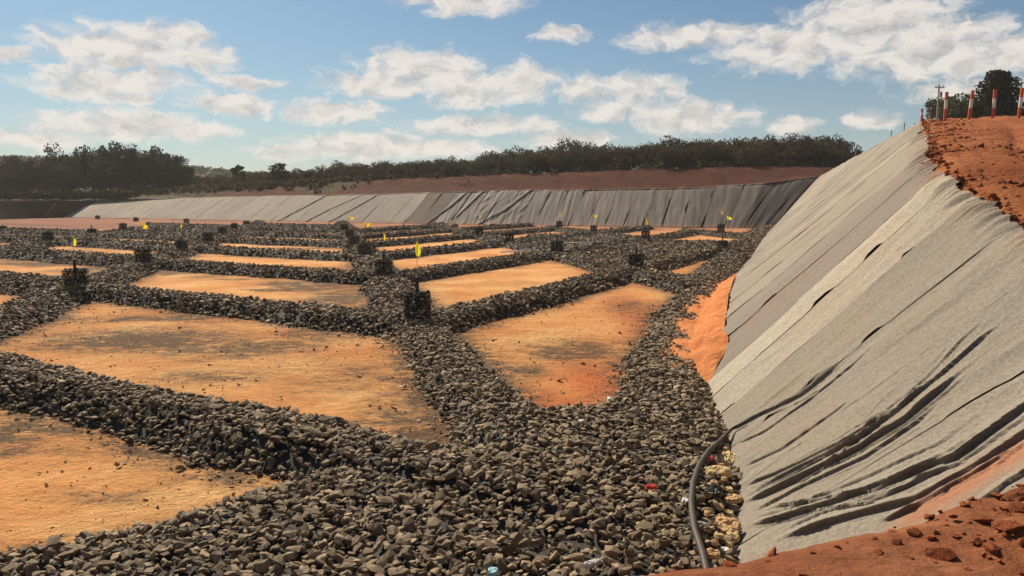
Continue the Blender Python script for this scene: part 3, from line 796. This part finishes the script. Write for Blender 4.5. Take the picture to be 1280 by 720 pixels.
z = bz + (ct - bz) * smooth01((OF - 6.5 + 1.5 * fbm(KX / 7, OF / 9, 181)) / 12.5) + np.clip(OF - 5, 0, 30) / 30 * fbm(KX / 4, OF / 3, 183, 4) * .9 - .02
z += smooth01((OF - 30) / 300) * 6 + 22 * np.exp(-((KX + 210) / 110) ** 2 - ((OF - 330) / 120) ** 2) + 6 * smooth01((OF - 700) / 2000) * fbm(KX / 300, OF / 300, 185)
YYt = by_ + OF
XXt = KX * (1 + np.clip(OF - 60, 0, None) / 700)
land = mesh_np('terrain', np.stack([XXt, YYt, z], -1).reshape(-1, 3), grid_faces(len(kx), len(offs)), True)
land.materials.append(MT['cut_soil']); land.materials.append(MT['grass'])
Fm = grid_faces(len(kx), len(offs)); oc = OF.ravel()[Fm].mean(1); xc = KX.ravel()[Fm].mean(1)
isg = (oc > 19) | ((xc < -32) & (oc > 13 + 3 * np.sin(xc / 5))) | ((xc < -75) & (oc > 8)) | (xc < -108)
land.polygons.foreach_set('material_index', isg.astype(np.int32)); land.update()
tag(link('terrain', land), kind='structure')
def land_z(x, y):
    xx = kx
    bY = np.interp(x, tx, ty); o = y - bY
    i = int(np.argmin(abs(kx - x))); return float(np.interp(o, offs, z[i]))

# ------------------------------------------------------------------ near bank the picture is taken from
bxs = np.linspace(-3.2, 9, 240); bys = np.concatenate([np.linspace(-5, 1.4, 20), np.linspace(1.5, 4.9, 120)])
BX, BY = np.meshgrid(bxs, bys, indexing='ij')
edge = np.interp(BX, [-3.2, -.6, .34, .95, 1.78, 2.77, 4, 9], [2.35, 2.75, 3.07, 3.29, 3.59, 3.95, 4.35, 5.2]) + .10 * fbm(BX / .5, BX * 0, 191, 4)
over = BY - edge + .10
bz = 2.665 + .05 * fbm(BX / .9, BY / .9, 193, 3) + .05 * fbm(BX / .18, BY / .18, 195, 3) - np.where(over > -.25, (np.clip(over + .25, 0, 9)) ** 2 * 1.0 + np.clip(over, 0, 9) * 1.3, 0)
lump = smooth01((BX - 1.9) / .6) * smooth01((over + 1.6) / .8)
bz += lump * (.02 + .30 * np.abs(fbm(BX / .30, BY / .30, 197, 5)) + .08 * fbm(BX / .08, BY / .08, 198, 3))
bank = mesh_np('bank', np.stack([BX, BY, np.maximum(bz, -.3)], -1).reshape(-1, 3), grid_faces(240, 140), True)
bank_o = tag(link('bank', bank, MT['bank_soil']), kind='structure')
def bank_z(x, y): 
    i = np.clip(np.searchsorted(bxs, x), 0, 239); j = np.clip(np.searchsorted(bys, y), 0, 139); return bz[i, j]
cm = []
for i, (Vt, F) in enumerate(CV):
    q = mesh_np('clod', Vt, F); q.materials.append(MT['clod_soil']); cm.append(q)
for (x_, y_, s_) in ((1160, 655, .07), (1190, 668, .05), (1120, 695, .08), (1175, 712, .14), (1258, 690, .15), (1225, 672, .10), (1205, 655, .06), (1268, 665, .11), (1245, 640, .07), (1278, 705, .13),
                     (1092, 690, .035), (1015, 707, .035), (960, 712, .04), (1240, 712, .12), (1220, 700, .07), (1262, 648, .08), (1195, 690, .06), (1135, 715, .06), (1275, 630, .06), (1213, 640, .05)):
    w = g(x_, y_, 2.60); o = link('clod', cm[rnd.randrange(8)], None, bank_o)
    o.location = (w[0], w[1], bank_z(w[0], w[1]) + s_ * .05); o.scale = (s_ * .85,) * 3; o.rotation_euler = (rnd.uniform(-.5, .5), rnd.uniform(-.5, .5), rnd.uniform(0, 6))
nC = 1500
xx = rng.uniform(.2, 4.4, nC); yy = 2.2 + rng.uniform(0, 1.9, nC); kk = rng.uniform(size=nC) < .12 + .88 * smooth01((xx - 1.6) / .8); xx, yy = xx[kk], yy[kk]
tag(link('crumbs', scatter_mesh('crumbs', np.column_stack([xx, yy, bank_z(xx, yy)]), np.clip(rng.lognormal(math.log(.022), .6, len(xx)), .008, .09), CV, .6), MT['clod_soil'], bank_o), kind='stuff')

# ------------------------------------------------------------------ stone cages with vent pipe and flag
wbm = bmesh.new(); hw = .39; hh = .76
for a in (-hw, hw):
    for b in (-hw, hw): box_bm(wbm, (a, b, hh / 2), (.022, .022, hh))
    for zz_ in (.02, hh): box_bm(wbm, (a, 0, zz_), (.018, 2 * hw, .018)); box_bm(wbm, (0, a, zz_), (2 * hw, .018, .018))
    for k in range(1, 8):
        q = -hw + k * 2 * hw / 8
        box_bm(wbm, (a, q, hh / 2), (.007, .007, hh)); box_bm(wbm, (q, a, hh / 2), (.007, .007, hh))
        box_bm(wbm, (a, 0, k * hh / 8), (.007, 2 * hw, .007)); box_bm(wbm, (0, a, k * hh / 8), (2 * hw, .007, .007))
cage_me = bm_mesh(wbm, 'wire_mesh'); cage_me.materials.append(MT['wire'])
pts = []
for zl in np.linspace(.05, .80, 9):
    for a in np.linspace(-.34, .34, 8):
        for b in np.linspace(-.34, .34, 8):
            if max(abs(a), abs(b)) < .25 and zl < .7: continue
            if zl > .78 and rng.uniform() < .45: continue
            pts.append((a, b, zl))
pts = np.array(pts) + rng.uniform(-.025, .025, (len(pts), 3))
fill_me = scatter_mesh('stone_fill', pts, rng.uniform(.13, .18, len(pts)), RV_md, .5); fill_me.materials.append(MT['cage_basalt_shaded'])
V_, F_ = tube_np([(0, 0, .3), (0, 0, 1.30)], .065, 12); pipe_me = mesh_np('vent_pipe', V_, F_); pipe_me.materials.append(MT['pipe_black'])
V_, F_ = tube_np([(0, 0, .2), (0, 0, .98)], .065, 12); pipe_short = mesh_np('vent_pipe', V_, F_); pipe_short.materials.append(MT['pipe_black'])
V_, F_ = tube_np([(0, 0, 1.0), (.01, 0, 1.7), (.03, 0, 2.45)], .011, 6); pole_me = mesh_np('flag_pole', V_, F_); pole_me.materials.append(MT['stake_wood'])
def flag_mesh(kind, mat, top=2.43):
    nu, nv = 10, 9; u = np.linspace(0, 1, nu); v = np.linspace(0, 1, nv); A, B = np.meshgrid(u, v, indexing='ij')
    if kind == 'hang':       # limp triangle along the pole
        wdt = .02 + .17 * np.sin(np.clip(B * 1.05, 0, 1) * math.pi * .78) ** 1.0
        Xf = .03 + (A - .35) * wdt; Yf = .05 * np.sin(A * 7 + B * 3); Zf = top - .46 * B - .05 * A
    elif kind == 'long':
        wdt = .07 + .15 * B; Xf = .02 - .10 * (1 - B) + .12 * B + (A - .5) * wdt; Yf = .05 * np.sin(A * 6 + B * 4); Zf = top - .95 * B
    else:                    # blown to the right
        Xf = .03 + .52 * A; Yf = .06 * np.sin(A * 8 + B * 2); Zf = top - .42 * B * (1 - .55 * A) - (.26 if kind == 'droop' else .08) * A
    me = mesh_np('flag', np.stack([Xf, Yf, Zf], -1).reshape(-1, 3), grid_faces(nu, nv), True); me.materials.append(MT[mat]); return me
FM = {(k, c): flag_mesh(k, c) for k in ('hang', 'long', 'fly', 'droop') for c in ('flag_yellow', 'flag_lime', 'flag_white')}
ORD = ['first', 'second', 'third', 'fourth', 'fifth', 'sixth', 'seventh']
LINES = {'the central rock drain': [(522, 398, 1, 'hang', 'flag_lime'), (480, 343, 1, 'hang', 'flag_yellow'), (456, 318, 1, 'fly', 'flag_yellow'), (443, 306, 0, None, 0), (437, 296, 0, 'droop', 'flag_yellow'), (430, 288, 0, None, 0)],
         'the left rock drain': [(95, 357, 1, 'hang', 'flag_lime'), (179, 328, 0, 'droop', 'flag_yellow'), (227, 311, 0, 'hang', 'flag_yellow'), (260, 302, 0, None, 0), (278, 292, 0, None, 0), (293, 287, 0, None, 0)],
         'the right rock drain': [(795, 333, 1, None, 0), (696, 314, 1, None, 0), (637, 302, 0, None, 0), (599, 293, 0, 'hang', 'flag_yellow'), (569, 287, 0, None, 0), (552, 284, 0, None, 0)],
         'the outer right drain': [(903, 311, 1, None, 0), (807, 298, 0, 'long', 'flag_yellow'), (742, 289, 0, 'fly', 'flag_yellow'), (699, 284, 0, 'long', 'flag_yellow')],
         'the far right corner': [(901, 290, 0, 'hang', 'flag_yellow')],
         'the outer left drain': [(60, 301, 0, None, 0), (115, 294, 1, None, 0), (154, 287, 0, None, 0), (186, 283, 0, None, 0)],
         'the bare far-left floor': [(4, 290, 0, None, 0), (122, 274, 0, None, 0), (170, 277, 0, None, 0), (233, 279, 0, 'hang', 'flag_white'), (308, 283, 0, None, 0)]}
SPECIAL = {(522, 398): 'nearest stone-filled cage with black vent pipe and limp lime yellow flag', (95, 357): 'stone cage with black pipe and lime yellow flag, nearest on the left',
           (903, 311): 'squat dark stone cage beside the toe of the right slope, nearest there', (795, 333): 'dark stone cage with short pipe and no flag, right of centre and nearest there',
           (807, 298): 'stone cage with a long hanging yellow flag near the right slope', (901, 290): 'small far stone cage with yellow flag in the far right corner'}
for ln, L in LINES.items():
    for i, (x_, y_, pipe, fk, fcol) in enumerate(L):
        zb_ = .45 if not ln.startswith('the bare') else .0
        w = g(x_, y_, zb_)
        hgtz = max(float(rock_height(w[None, :2])[0]), 0.0)
        if abs(hgtz - zb_) > .03: w = g(x_, y_, hgtz)
        root = empty('stone_cage', (w[0], w[1], hgtz + .02), rnd.uniform(-.25, .25) - .25)
        sc_ = rnd.uniform(.80, .89)
        root.scale = (sc_, sc_, sc_ * rnd.uniform(.92, 1.12))
        where = 'standing on the bare red floor, number ' if ln.startswith('the bare') else ''
        n_of = ORD[i]
        ws = ('with yellow flag ' if fcol == 'flag_yellow' else 'with lime flag ' if fcol == 'flag_lime' else 'with white flag ' if fcol else 'without flag ')
        lab = SPECIAL.get((x_, y_)) or 'dark stone cage %s%s %s %s' % (ws, ', ' + n_of, 'from the left on' if ln.startswith('the bare') else 'from the front along', ln)
        tag(root, lab.replace(' ,', ','), 'stone cage', 'stone cages with vent pipes')
        link('wire_mesh', cage_me, None, root)
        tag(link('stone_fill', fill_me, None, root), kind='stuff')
        link('vent_pipe', pipe_me if pipe else pipe_short, None, root)
        if fk:
            pl = link('flag_pole', pole_me, None, root); fl = link('flag', FM[(fk, fcol)], None, pl)
            fl.rotation_euler = (0, 0, rnd.uniform(-.3, .5)); 

w = g(908, 292, .4); root = tag(empty('flag_marker', (w[0], w[1], w[2] - .5)), 'lime flag on a thin pole stuck in the stones, far right corner', 'flag')
pl = link('flag_pole', pole_me, None, root); link('flag', FM[('droop', 'flag_lime')], None, root)
# ------------------------------------------------------------------ marker posts on the top of the ramp
def post(px_, ptop, pbot, dd, label):
    r0 = ray(px_, pbot); t_ = dd / r0[1]; base = np.array([0, 0, CAM_H]) + r0 * t_; r1 = ray(px_, ptop); top = CAM_H + r1[2] * (dd / r1[1])
    h_ = top - base[2] + .25; root = tag(empty('marker_post', (base[0], base[1], base[2] - .25)), label, 'marker post', 'red and white marker posts')
    root.rotation_euler = (rnd.uniform(-.03, .03), rnd.uniform(.0, .06), 0)
    lev = [0, .25 + (h_ - .25) * .34, .25 + (h_ - .25) * .68, h_]
    for i in range(3):
        V_, F_ = tube_np([(0, 0, lev[i]), (0, 0, lev[i + 1])], .086 + .002 * i, 14)
        link(('red_band', 'white_band', 'red_band')[i], mesh_np('band', V_, F_), MT[('red_paint', 'white_paint', 'red_paint')[i]], root)
    return root
post(1181, 115, 147, 45.5, 'second red and white post from the left on the ramp top')
post(1211, 113, 147, 44.5, 'third red and white post, in front of the round tree')
post(1241, 112, 147, 43.5, 'red and white post in front of the tall dark tree')
post(1273, 110, 147, 42.5, 'red and white post at the right edge of the photo')
post(1152, 136, 149, 62, 'short far post at the left end of the row')

# survey stakes on the rims
nst = 0
def stake(p, h_, label, group):
    V_, F_ = tube_np([(0, 0, -.3), (0, 0, h_)], .045, 4); o = link('survey_stake', mesh_np('stake', V_, F_), MT['stake_wood']); o.location = p
    tag(o, label, 'stake', group)
for i, yv in enumerate((62, 70, 86)):
    f, c_ = right.frame(np.array([s_at_y(yv)])); d_ = (c_[0, :2] - f[0]); d_ /= np.linalg.norm(d_)
    stake((c_[0, 0] + d_[0] * .4, c_[0, 1] + d_[1] * .4, c_[0, 2]), .7, 'thin pale wooden stake on the crest of the right slope', 'stakes along the right crest')
for i, px_ in enumerate(np.linspace(440, 960, 14)):
    s_ = s_at_px(px_); f, c_ = far.frame(np.array([s_])); d_ = (c_[0, :2] - f[0]); d_ /= np.linalg.norm(d_)
    stake((c_[0, 0] + d_[0] * .9, c_[0, 1] + d_[1] * .9, c_[0, 2]), rnd.uniform(.5, .95), 'tiny pale stake on the rim of the far slope', 'stakes along the far rim')

# ------------------------------------------------------------------ vegetation
def leaf_cloud(centers, radii, per, size, seed, flat=.8):
    r = np.random.default_rng(seed); n = len(centers) * per
    d_ = r.normal(size=(n, 3)); d_ /= np.linalg.norm(d_, axis=1)[:, None]; d_ *= r.uniform(.35, 1, (n, 1)) ** .6
    P = np.repeat(centers, per, 0) + d_ * np.repeat(radii, per)[:, None] * np.array([1, 1, flat])
    a = r.normal(size=(n, 3)); a /= np.linalg.norm(a, axis=1)[:, None]; b = np.cross(a, r.normal(size=(n, 3))); b /= np.linalg.norm(b, axis=1)[:, None]
    s = (size * r.uniform(.6, 1.4, n))[:, None]
    V = np.stack([P - a * s, P + b * s * .55, P + a * s, P - b * s * .55], 1).reshape(-1, 3)
    return V, np.arange(n * 4).reshape(-1, 4)

def tree_meshes(seed, H, W, base, nc, per, ls, limbs=7, shape='round'):
    r = np.random.default_rng(seed); C = []; Rr = []
    while len(C) < nc:
        p = r.uniform(-1, 1, 3); q = np.linalg.norm(p)
        if q > 1 or q < .35: continue
        zz = p[2]; wz = 1.0
        if shape == 'cone': wz = 1.05 - .45 * (zz + 1) / 2
        if shape == 'flat': p[2] *= .75
        C.append((p[0] * W / 2 * wz * .86, p[1] * W / 2 * wz * .86, base + (H - base) * (.5 + .44 * p[2]))); Rr.append(W * r.uniform(.09, .19))
    C = np.array(C); Rr = np.array(Rr)
    crown = mesh_np('crown', *leaf_cloud(C, Rr, per, ls, seed + 1))
    Vs, Fs, off = [], [], 0
    top = np.array([r.normal(0, .15), r.normal(0, .15), base + (H - base) * .75])
    v, f = tube_np([(0, 0, -.6), (r.normal(0, .1), r.normal(0, .1), base * .6), top * np.array([1, 1, .7]), top], [H * .024, H * .018, H * .012, H * .004], 7, False)
    Vs.append(v); Fs.append(f[0]); off = len(v)
    for k in range(limbs):
        e = C[r.integers(nc)]; s = np.array([top[0] * .4, top[1] * .4, base * r.uniform(.5, 1.0) + (H - base) * r.uniform(0, .25)])
        mid = (s + e) / 2 + np.array([0, 0, -H * .03]); v, f = tube_np([s, mid, e], [H * .009, H * .006, H * .003], 5, False); Vs.append(v); Fs.append(f[0] + off); off += len(v)
    return mesh_np('trunk', np.concatenate(Vs), np.concatenate(Fs), True), crown

def tree(meshes, loc, rz, s, name, label, cat, group, lm):
    root = empty(name, loc, rz); root.scale = (s, s, s * rnd.uniform(.92, 1.1)); tag(root, label, cat, group)
    link('trunk', meshes[0], MT['bark'], root); link('crown', meshes[1], MT[lm], root); return root

scrub = [tree_meshes(600 + i, 6.8 + .4 * (i % 3), 8.2, -.3, 60, 46, .23, 8, 'flat' if i % 2 else 'round') for i in range(6)]
cnt = 0
for row, (oy, step, hs) in enumerate(((21.5, 3.4, .62), (24.5, 3.2, .82), (28, 3.4, .98), (33, 4.5, 1.02))):
    x_ = -92.0 + row
    while x_ < 66:
        x = x_ + rnd.uniform(-1, 1); y = np.interp(x, tx, ty) + oy + rnd.uniform(-1.4, 1.4)
        s = hs * np.interp(x, [-86, -60, -20, 10, 60], [.56, .58, .68, .86, .98]) * rnd.uniform(.88, 1.06)
        tree(scrub[rnd.randrange(6)], (x, y, land_z(x, y) - .2), rnd.uniform(0, 6.28), s, 'scrub_tree', 'low dark tree in the wooded band above the red cut bank', 'tree', 'trees of the band above the red cut', 'leaf_scrub')
        x_ += step * rnd.uniform(.8, 1.25); cnt += 1
print('scrub trees', cnt)
# brush and dry grass at the foot of the trees (one mass)
nb = 1500
bx_ = np.where(rng.uniform(size=nb) < .55, rng.uniform(-110, -25, nb), rng.uniform(-150, 62, nb)); of_ = np.where(rng.uniform(size=nb) < .02, rng.uniform(11, 18, nb), rng.uniform(17.5, 24, nb)) - np.where(bx_ < -40, rng.uniform(0, 5, nb), 0)
Cb = np.array([(x, np.interp(x, tx, ty) + o, land_z(x, np.interp(x, tx, ty) + o) + .35) for x, o in zip(bx_, of_)])
tag(link('brush', mesh_np('brush', *leaf_cloud(Cb, rng.uniform(.5, 1.3, nb), 22, .26, 77)), MT['leaf_brush']), 'dry brown brush along the top of the red cut', 'brush', kind='stuff')
# far vegetated hill
nb = 700; hx = rng.uniform(-330, -90, nb); hy = rng.uniform(300, 520, nb)
def land_at(x, y):
    # terrain spreads outward with distance
    ob = np.interp(x, tx, ty); o = y - ob; x0 = x / (1 + max(o - 60, 0) / 700); return land_z(x0, np.interp(x0, tx, ty) + y - np.interp(x0, tx, ty))
Cb = np.array([(x, y, land_at(x, y) + 1.0) for x, y in zip(hx, hy)])
tag(link('far_wood', mesh_np('far_wood', *leaf_cloud(Cb, rng.uniform(2.0, 4.5, nb), 36, .8, 78, .6)), MT['leaf_green']), 'distant wooded hill behind the left grove', 'wood', kind='stuff')

grove = [tree_meshes(700 + i, 13.0, 12.5, 1.2, 64, 90, .30, 9) for i in range(4)]
gl = [(-12, 196, 185), (22, 190, 190), (48, 200, 182), (66, 186, 194), (95, 187, 186), (120, 183, 192), (146, 181, 184), (170, 182, 190), (192, 184, 186), (212, 188, 182), (226, 200, 180), (4, 205, 178), (150, 200, 178), (80, 205, 178)]
for i, (px_, pt, dd) in enumerate(gl):
    dd = dd + 14
    r = ray(px_, pt); t_ = dd / r[1]; x = r[0] * t_; top = CAM_H + r[2] * t_; z0 = land_z(x, dd) - .3
    lab = ['dark broad tree at the left edge of the grove', 'dark tree of the left grove'][min(i, 1)]
    tree(grove[i % 4], (x, dd, z0), rnd.uniform(0, 6.28), (top - z0) / 13.0, 'grove_tree', 'tall dark round-crowned tree of the dense grove on the left', 'tree', 'trees of the left grove', 'leaf_dark')
nb = 260; bx_ = rng.uniform(-135, -88, nb); of_ = rng.uniform(6, 14, nb)
Cb = np.array([(x, np.interp(x, tx, ty) + o * .5, land_z(x, np.interp(x, tx, ty) + o * .5) + 1.2) for x, o in zip(bx_, of_)])
tag(link('undergrowth', mesh_np('undergrowth', *leaf_cloud(Cb, rng.uniform(.8, 1.5, nb), 50, .3, 79)), MT['leaf_dark']), 'dark shrub undergrowth below the left grove', 'undergrowth', kind='stuff')
def tree_px(meshes, px_, ptop, dd, Hm, name, label, lm, z0=None):
    r = ray(px_, ptop); t_ = dd / r[1]; x = r[0] * t_; top = CAM_H + r[2] * t_
    z0 = land_z(x, dd) - .2 if z0 is None else z0
    return tree(meshes, (x, dd, z0), 1.0, (top - z0) / Hm, name, label, 'tree', None, lm)
tree_px(tree_meshes(801, 6, 6.2, .1, 24, 60, .25), 352, 199, 178, 6, 'lone_tree', 'small round tree standing out behind the middle of the far rim', 'leaf_dark')
tree_px(tree_meshes(802, 3, 1.5, .1, 10, 50, .2), 297, 201, 190, 3, 'lone_tree', 'tiny bush tree on the skyline between grove and lone tree', 'leaf_dark')
tree_px(tree_meshes(803, 14.5, 8.6, 2.4, 80, 150, .24, 12, 'cone'), 1251, 80, 108, 14.5, 'tall_tree', 'tall dense dark tree behind the marker posts at right', 'leaf_dark', 9.0)
tree_px(tree_meshes(804, 12, 10.0, 2.0, 52, 110, .24, 10, 'flat'), 1197, 111, 122, 12, 'round_tree', 'rounded spreading tree left of the tall dark tree', 'leaf_green', 9.0)
tree_px(tree_meshes(805, 11.5, 4.0, 9.6, 9, 50, .16, 9, 'flat'), 1167, 117, 112, 11.5, 'thin_tree', 'thin flat-topped tree beside the utility pole', 'leaf_green', 9.0)
# utility pole
r = ray(1174, 106); t_ = 104 / r[1]; xp = r[0] * t_; topz = CAM_H + r[2] * t_
root = tag(empty('utility_pole', (xp, 104, 8.8)), 'grey concrete utility pole with short crossarm above the round tree', 'pole')
V_, F_ = tube_np([(0, 0, -.3), (0, 0, topz - 8.8)], [.17, .11], 10); link('shaft', mesh_np('shaft', V_, F_), MT['grey_concrete'], root)
bm = bmesh.new(); box_bm(bm, (0, -.15, topz - 9.15), (1.3, .12, .14)); link('crossarm', bm_mesh(bm, 'crossarm'), MT['grey_concrete'], root)
bm = bmesh.new(); box_bm(bm, (.12, -.22, topz - 10.1), (.35, .35, .7)); link('transformer', bm_mesh(bm, 'transformer'), MT['grey_concrete'], root)
for k in (-.5, 0, .5):
    V_, F_ = tube_np([(k, -.15, topz - 9.1), (k, -.15, topz - 8.85)], [.05, .03], 8); link('insulator', mesh_np('insulator', V_, F_), MT['grey_concrete'], root)

# ------------------------------------------------------------------ hose, rubbish, pipes
def floor_top(px_, py_):
    w = g(px_, py_, .3); h_ = max(float(rock_height(w[None, :2])[0]), 0); return g(px_, py_, h_ + .07)
hp = [floor_top(*q) for q in ((884, 716), (878, 690), (868, 660), (864, 630), (866, 605), (873, 583), (886, 563), (902, 549))]
for q in ((918, 540), (936, 531)):
    st_ = on_slope(*q); w = right.pos(np.array([st_[0]]), np.array([st_[1]]), np.array([.07]))[0]; hp.append(w)
hp = np.array(hp); tt = np.linspace(0, len(hp) - 1, 90); sm_ = np.stack([np.interp(tt, np.arange(len(hp)), hp[:, i]) for i in range(3)], 1)
for _ in range(4): sm_[1:-1] = (sm_[:-2] + sm_[1:-1] * 2 + sm_[2:]) / 4
V_, F_ = tube_np(sm_, .040 * np.interp(np.arange(90), [0, 60, 89], [1, 1, .45]), 10)
tag(link('drain_hose', mesh_np('hose', V_, F_, True), MT['hose_rubber']), 'brown black hose curving over stones up to the felt slope', 'hose')

def scrap(px_, py_, sx, sy, hgt_, mat, name, label, cat, seed, onslope=False):
    r = np.random.default_rng(seed); nu = 16; a = np.linspace(-1, 1, nu); A, B = np.meshgrid(a, a, indexing='ij')
    ang = np.arctan2(B, A); rad = np.maximum(abs(A), abs(B)) * (1 + .55 * fbm(np.cos(ang) * 1.5 + seed, np.sin(ang) * 1.5, seed, 3))
    X_ = np.cos(ang) * rad * sx * 1.15; Y_ = np.sin(ang) * rad * sy * 1.15
    Zt = .62 * hgt_ * (.35 + 1.9 * np.abs(fbm(A * 1.6 + seed, B * 1.6, seed + 3, 4))) * (1 - .5 * np.clip(rad, 0, 1) ** 2); Zt[[0, -1], :] = -.03; Zt[:, [0, -1]] = -.03
    me = mesh_np(name, np.stack([X_, Y_, Zt], -1).reshape(-1, 3), grid_faces(nu, nu), False)
    w = floor_top(px_, py_); o = link(name, me, MT[mat]); o.location = (w[0], w[1], w[2] - .01); o.rotation_euler = (rnd.uniform(-.2, .3), rnd.uniform(-.2, .2), rnd.uniform(0, 6))
    return tag(o, label, cat, 'rubbish at the toe of the right slope')
scrap(910, 572, .17, .15, .16, 'foam_yellow', 'foam_scrap', 'largest pale yellow foam scrap, topmost beside the hose', 'scrap', 1)
scrap(898, 588, .20, .12, .14, 'foam_yellow', 'foam_scrap', 'flat yellowish foam scrap just below the largest one', 'scrap', 2)
scrap(916, 622, .12, .13, .12, 'foam_orange', 'foam_scrap', 'orange tinted crumpled scrap halfway down beside the slope edge', 'scrap', 3)
scrap(908, 655, .14, .12, .12, 'foam_orange', 'foam_scrap', 'orange cream scrap low down between hose and slope', 'scrap', 4)
scrap(915, 665, .06, .12, .10, 'foam_yellow', 'foam_scrap', 'narrow upright cream scrap against the felt edge', 'scrap', 5)
scrap(890, 690, .09, .07, .08, 'foam_orange', 'foam_scrap', 'small orange scrap at the bottom by the bank', 'scrap', 6)
scrap(886, 571, .09, .06, .09, 'rag_pink', 'pink_rag', 'pink magenta rag lying on the hose', 'rag', 7)
scrap(892, 613, .12, .09, .13, 'bag_black', 'plastic_bag', 'crumpled shiny black plastic bag right of the hose', 'bag', 8)
scrap(876, 653, .09, .02, .06, 'scrap_white', 'white_strip', 'thin bent white strip right of the hose', 'scrap', 9)
scrap(916, 545, .06, .05, .07, 'foam_yellow', 'paper_scrap', 'small pale scrap where hose meets the felt', 'scrap', 10)
scrap(906, 686, .05, .04, .05, 'scrap_white', 'paper_scrap', 'small white scrap at the felt edge near the bank', 'scrap', 11)
for k_, (x_, y_) in enumerate(((902, 580), (905, 597), (893, 602), (912, 610), (900, 632), (910, 640), (899, 668), (894, 676), (912, 678), (884, 640), (906, 560), (901, 645))):
    scrap(x_, y_, rnd.uniform(.03, .07), rnd.uniform(.03, .06), .07, rnd.choice(['foam_yellow', 'foam_orange', 'foam_yellow']), 'foam_crumb', 'small cream crumb of foam between the hose and the felt edge', 'scrap', 40 + k_)
scrap(814, 607, .07, .05, .06, 'scrap_red', 'red_scrap', 'small red scrap among the foreground stones', 'scrap', 12)
scrap(764, 498, .10, .08, .10, 'scrap_white', 'white_scrap', 'white scrap at the corner of the right soil patch', 'scrap', 13)
scrap(727, 525, .06, .05, .06, 'scrap_white', 'white_scrap', 'tiny white scrap on stones below the right soil patch', 'scrap', 14)
scrap(857, 624, .05, .04, .05, 'scrap_white', 'white_scrap', 'small white scrap left of the hose', 'scrap', 15)
scrap(616, 712, .06, .05, .05, 'scrap_blue', 'blue_scrap', 'pale blue scrap at the bottom of the stone field', 'scrap', 16)
scrap(740, 702, .10, .03, .05, 'scrap_white', 'white_scrap', 'thin pale scrap between stones beside the red bank', 'scrap', 17)

for (a, b, lab) in (((625, 315), (712, 312), 'longer white plastic pipe lying on the stones right of centre'), ((706, 304), (742, 303), 'shorter white plastic pipe lying behind the longer one')):
    p0, p1 = g(*a, .5), g(*b, .5); V_, F_ = tube_np([p0, (p0 + p1) / 2 + [0, 0, .03], p1], .05, 8)
    tag(link('plastic_pipe', mesh_np('plastic_pipe', V_, F_), MT['pipe_white']), lab, 'pipe')

# ------------------------------------------------------------------ air: thin dusty haze over the pit and the land behind
bm = bmesh.new(); box_bm(bm, (0, 1000, 19.5), (9000, 9000, 45)); hzo = link('haze', bm_mesh(bm, 'haze'))
hm = bpy.data.materials.new('haze'); hm.use_nodes = True; hm.node_tree.nodes.clear()
hv_ = hm.node_tree.nodes.new('ShaderNodeVolumePrincipled'); hv_.inputs['Density'].default_value = .0002; hv_.inputs['Color'].default_value = (.95, .93, .90, 1); hv_.inputs['Anisotropy'].default_value = .2
ho = hm.node_tree.nodes.new('ShaderNodeOutputMaterial'); hm.node_tree.links.new(hv_.outputs[0], ho.inputs['Volume']); hzo.data.materials.append(hm)
tag(hzo, kind='stuff')
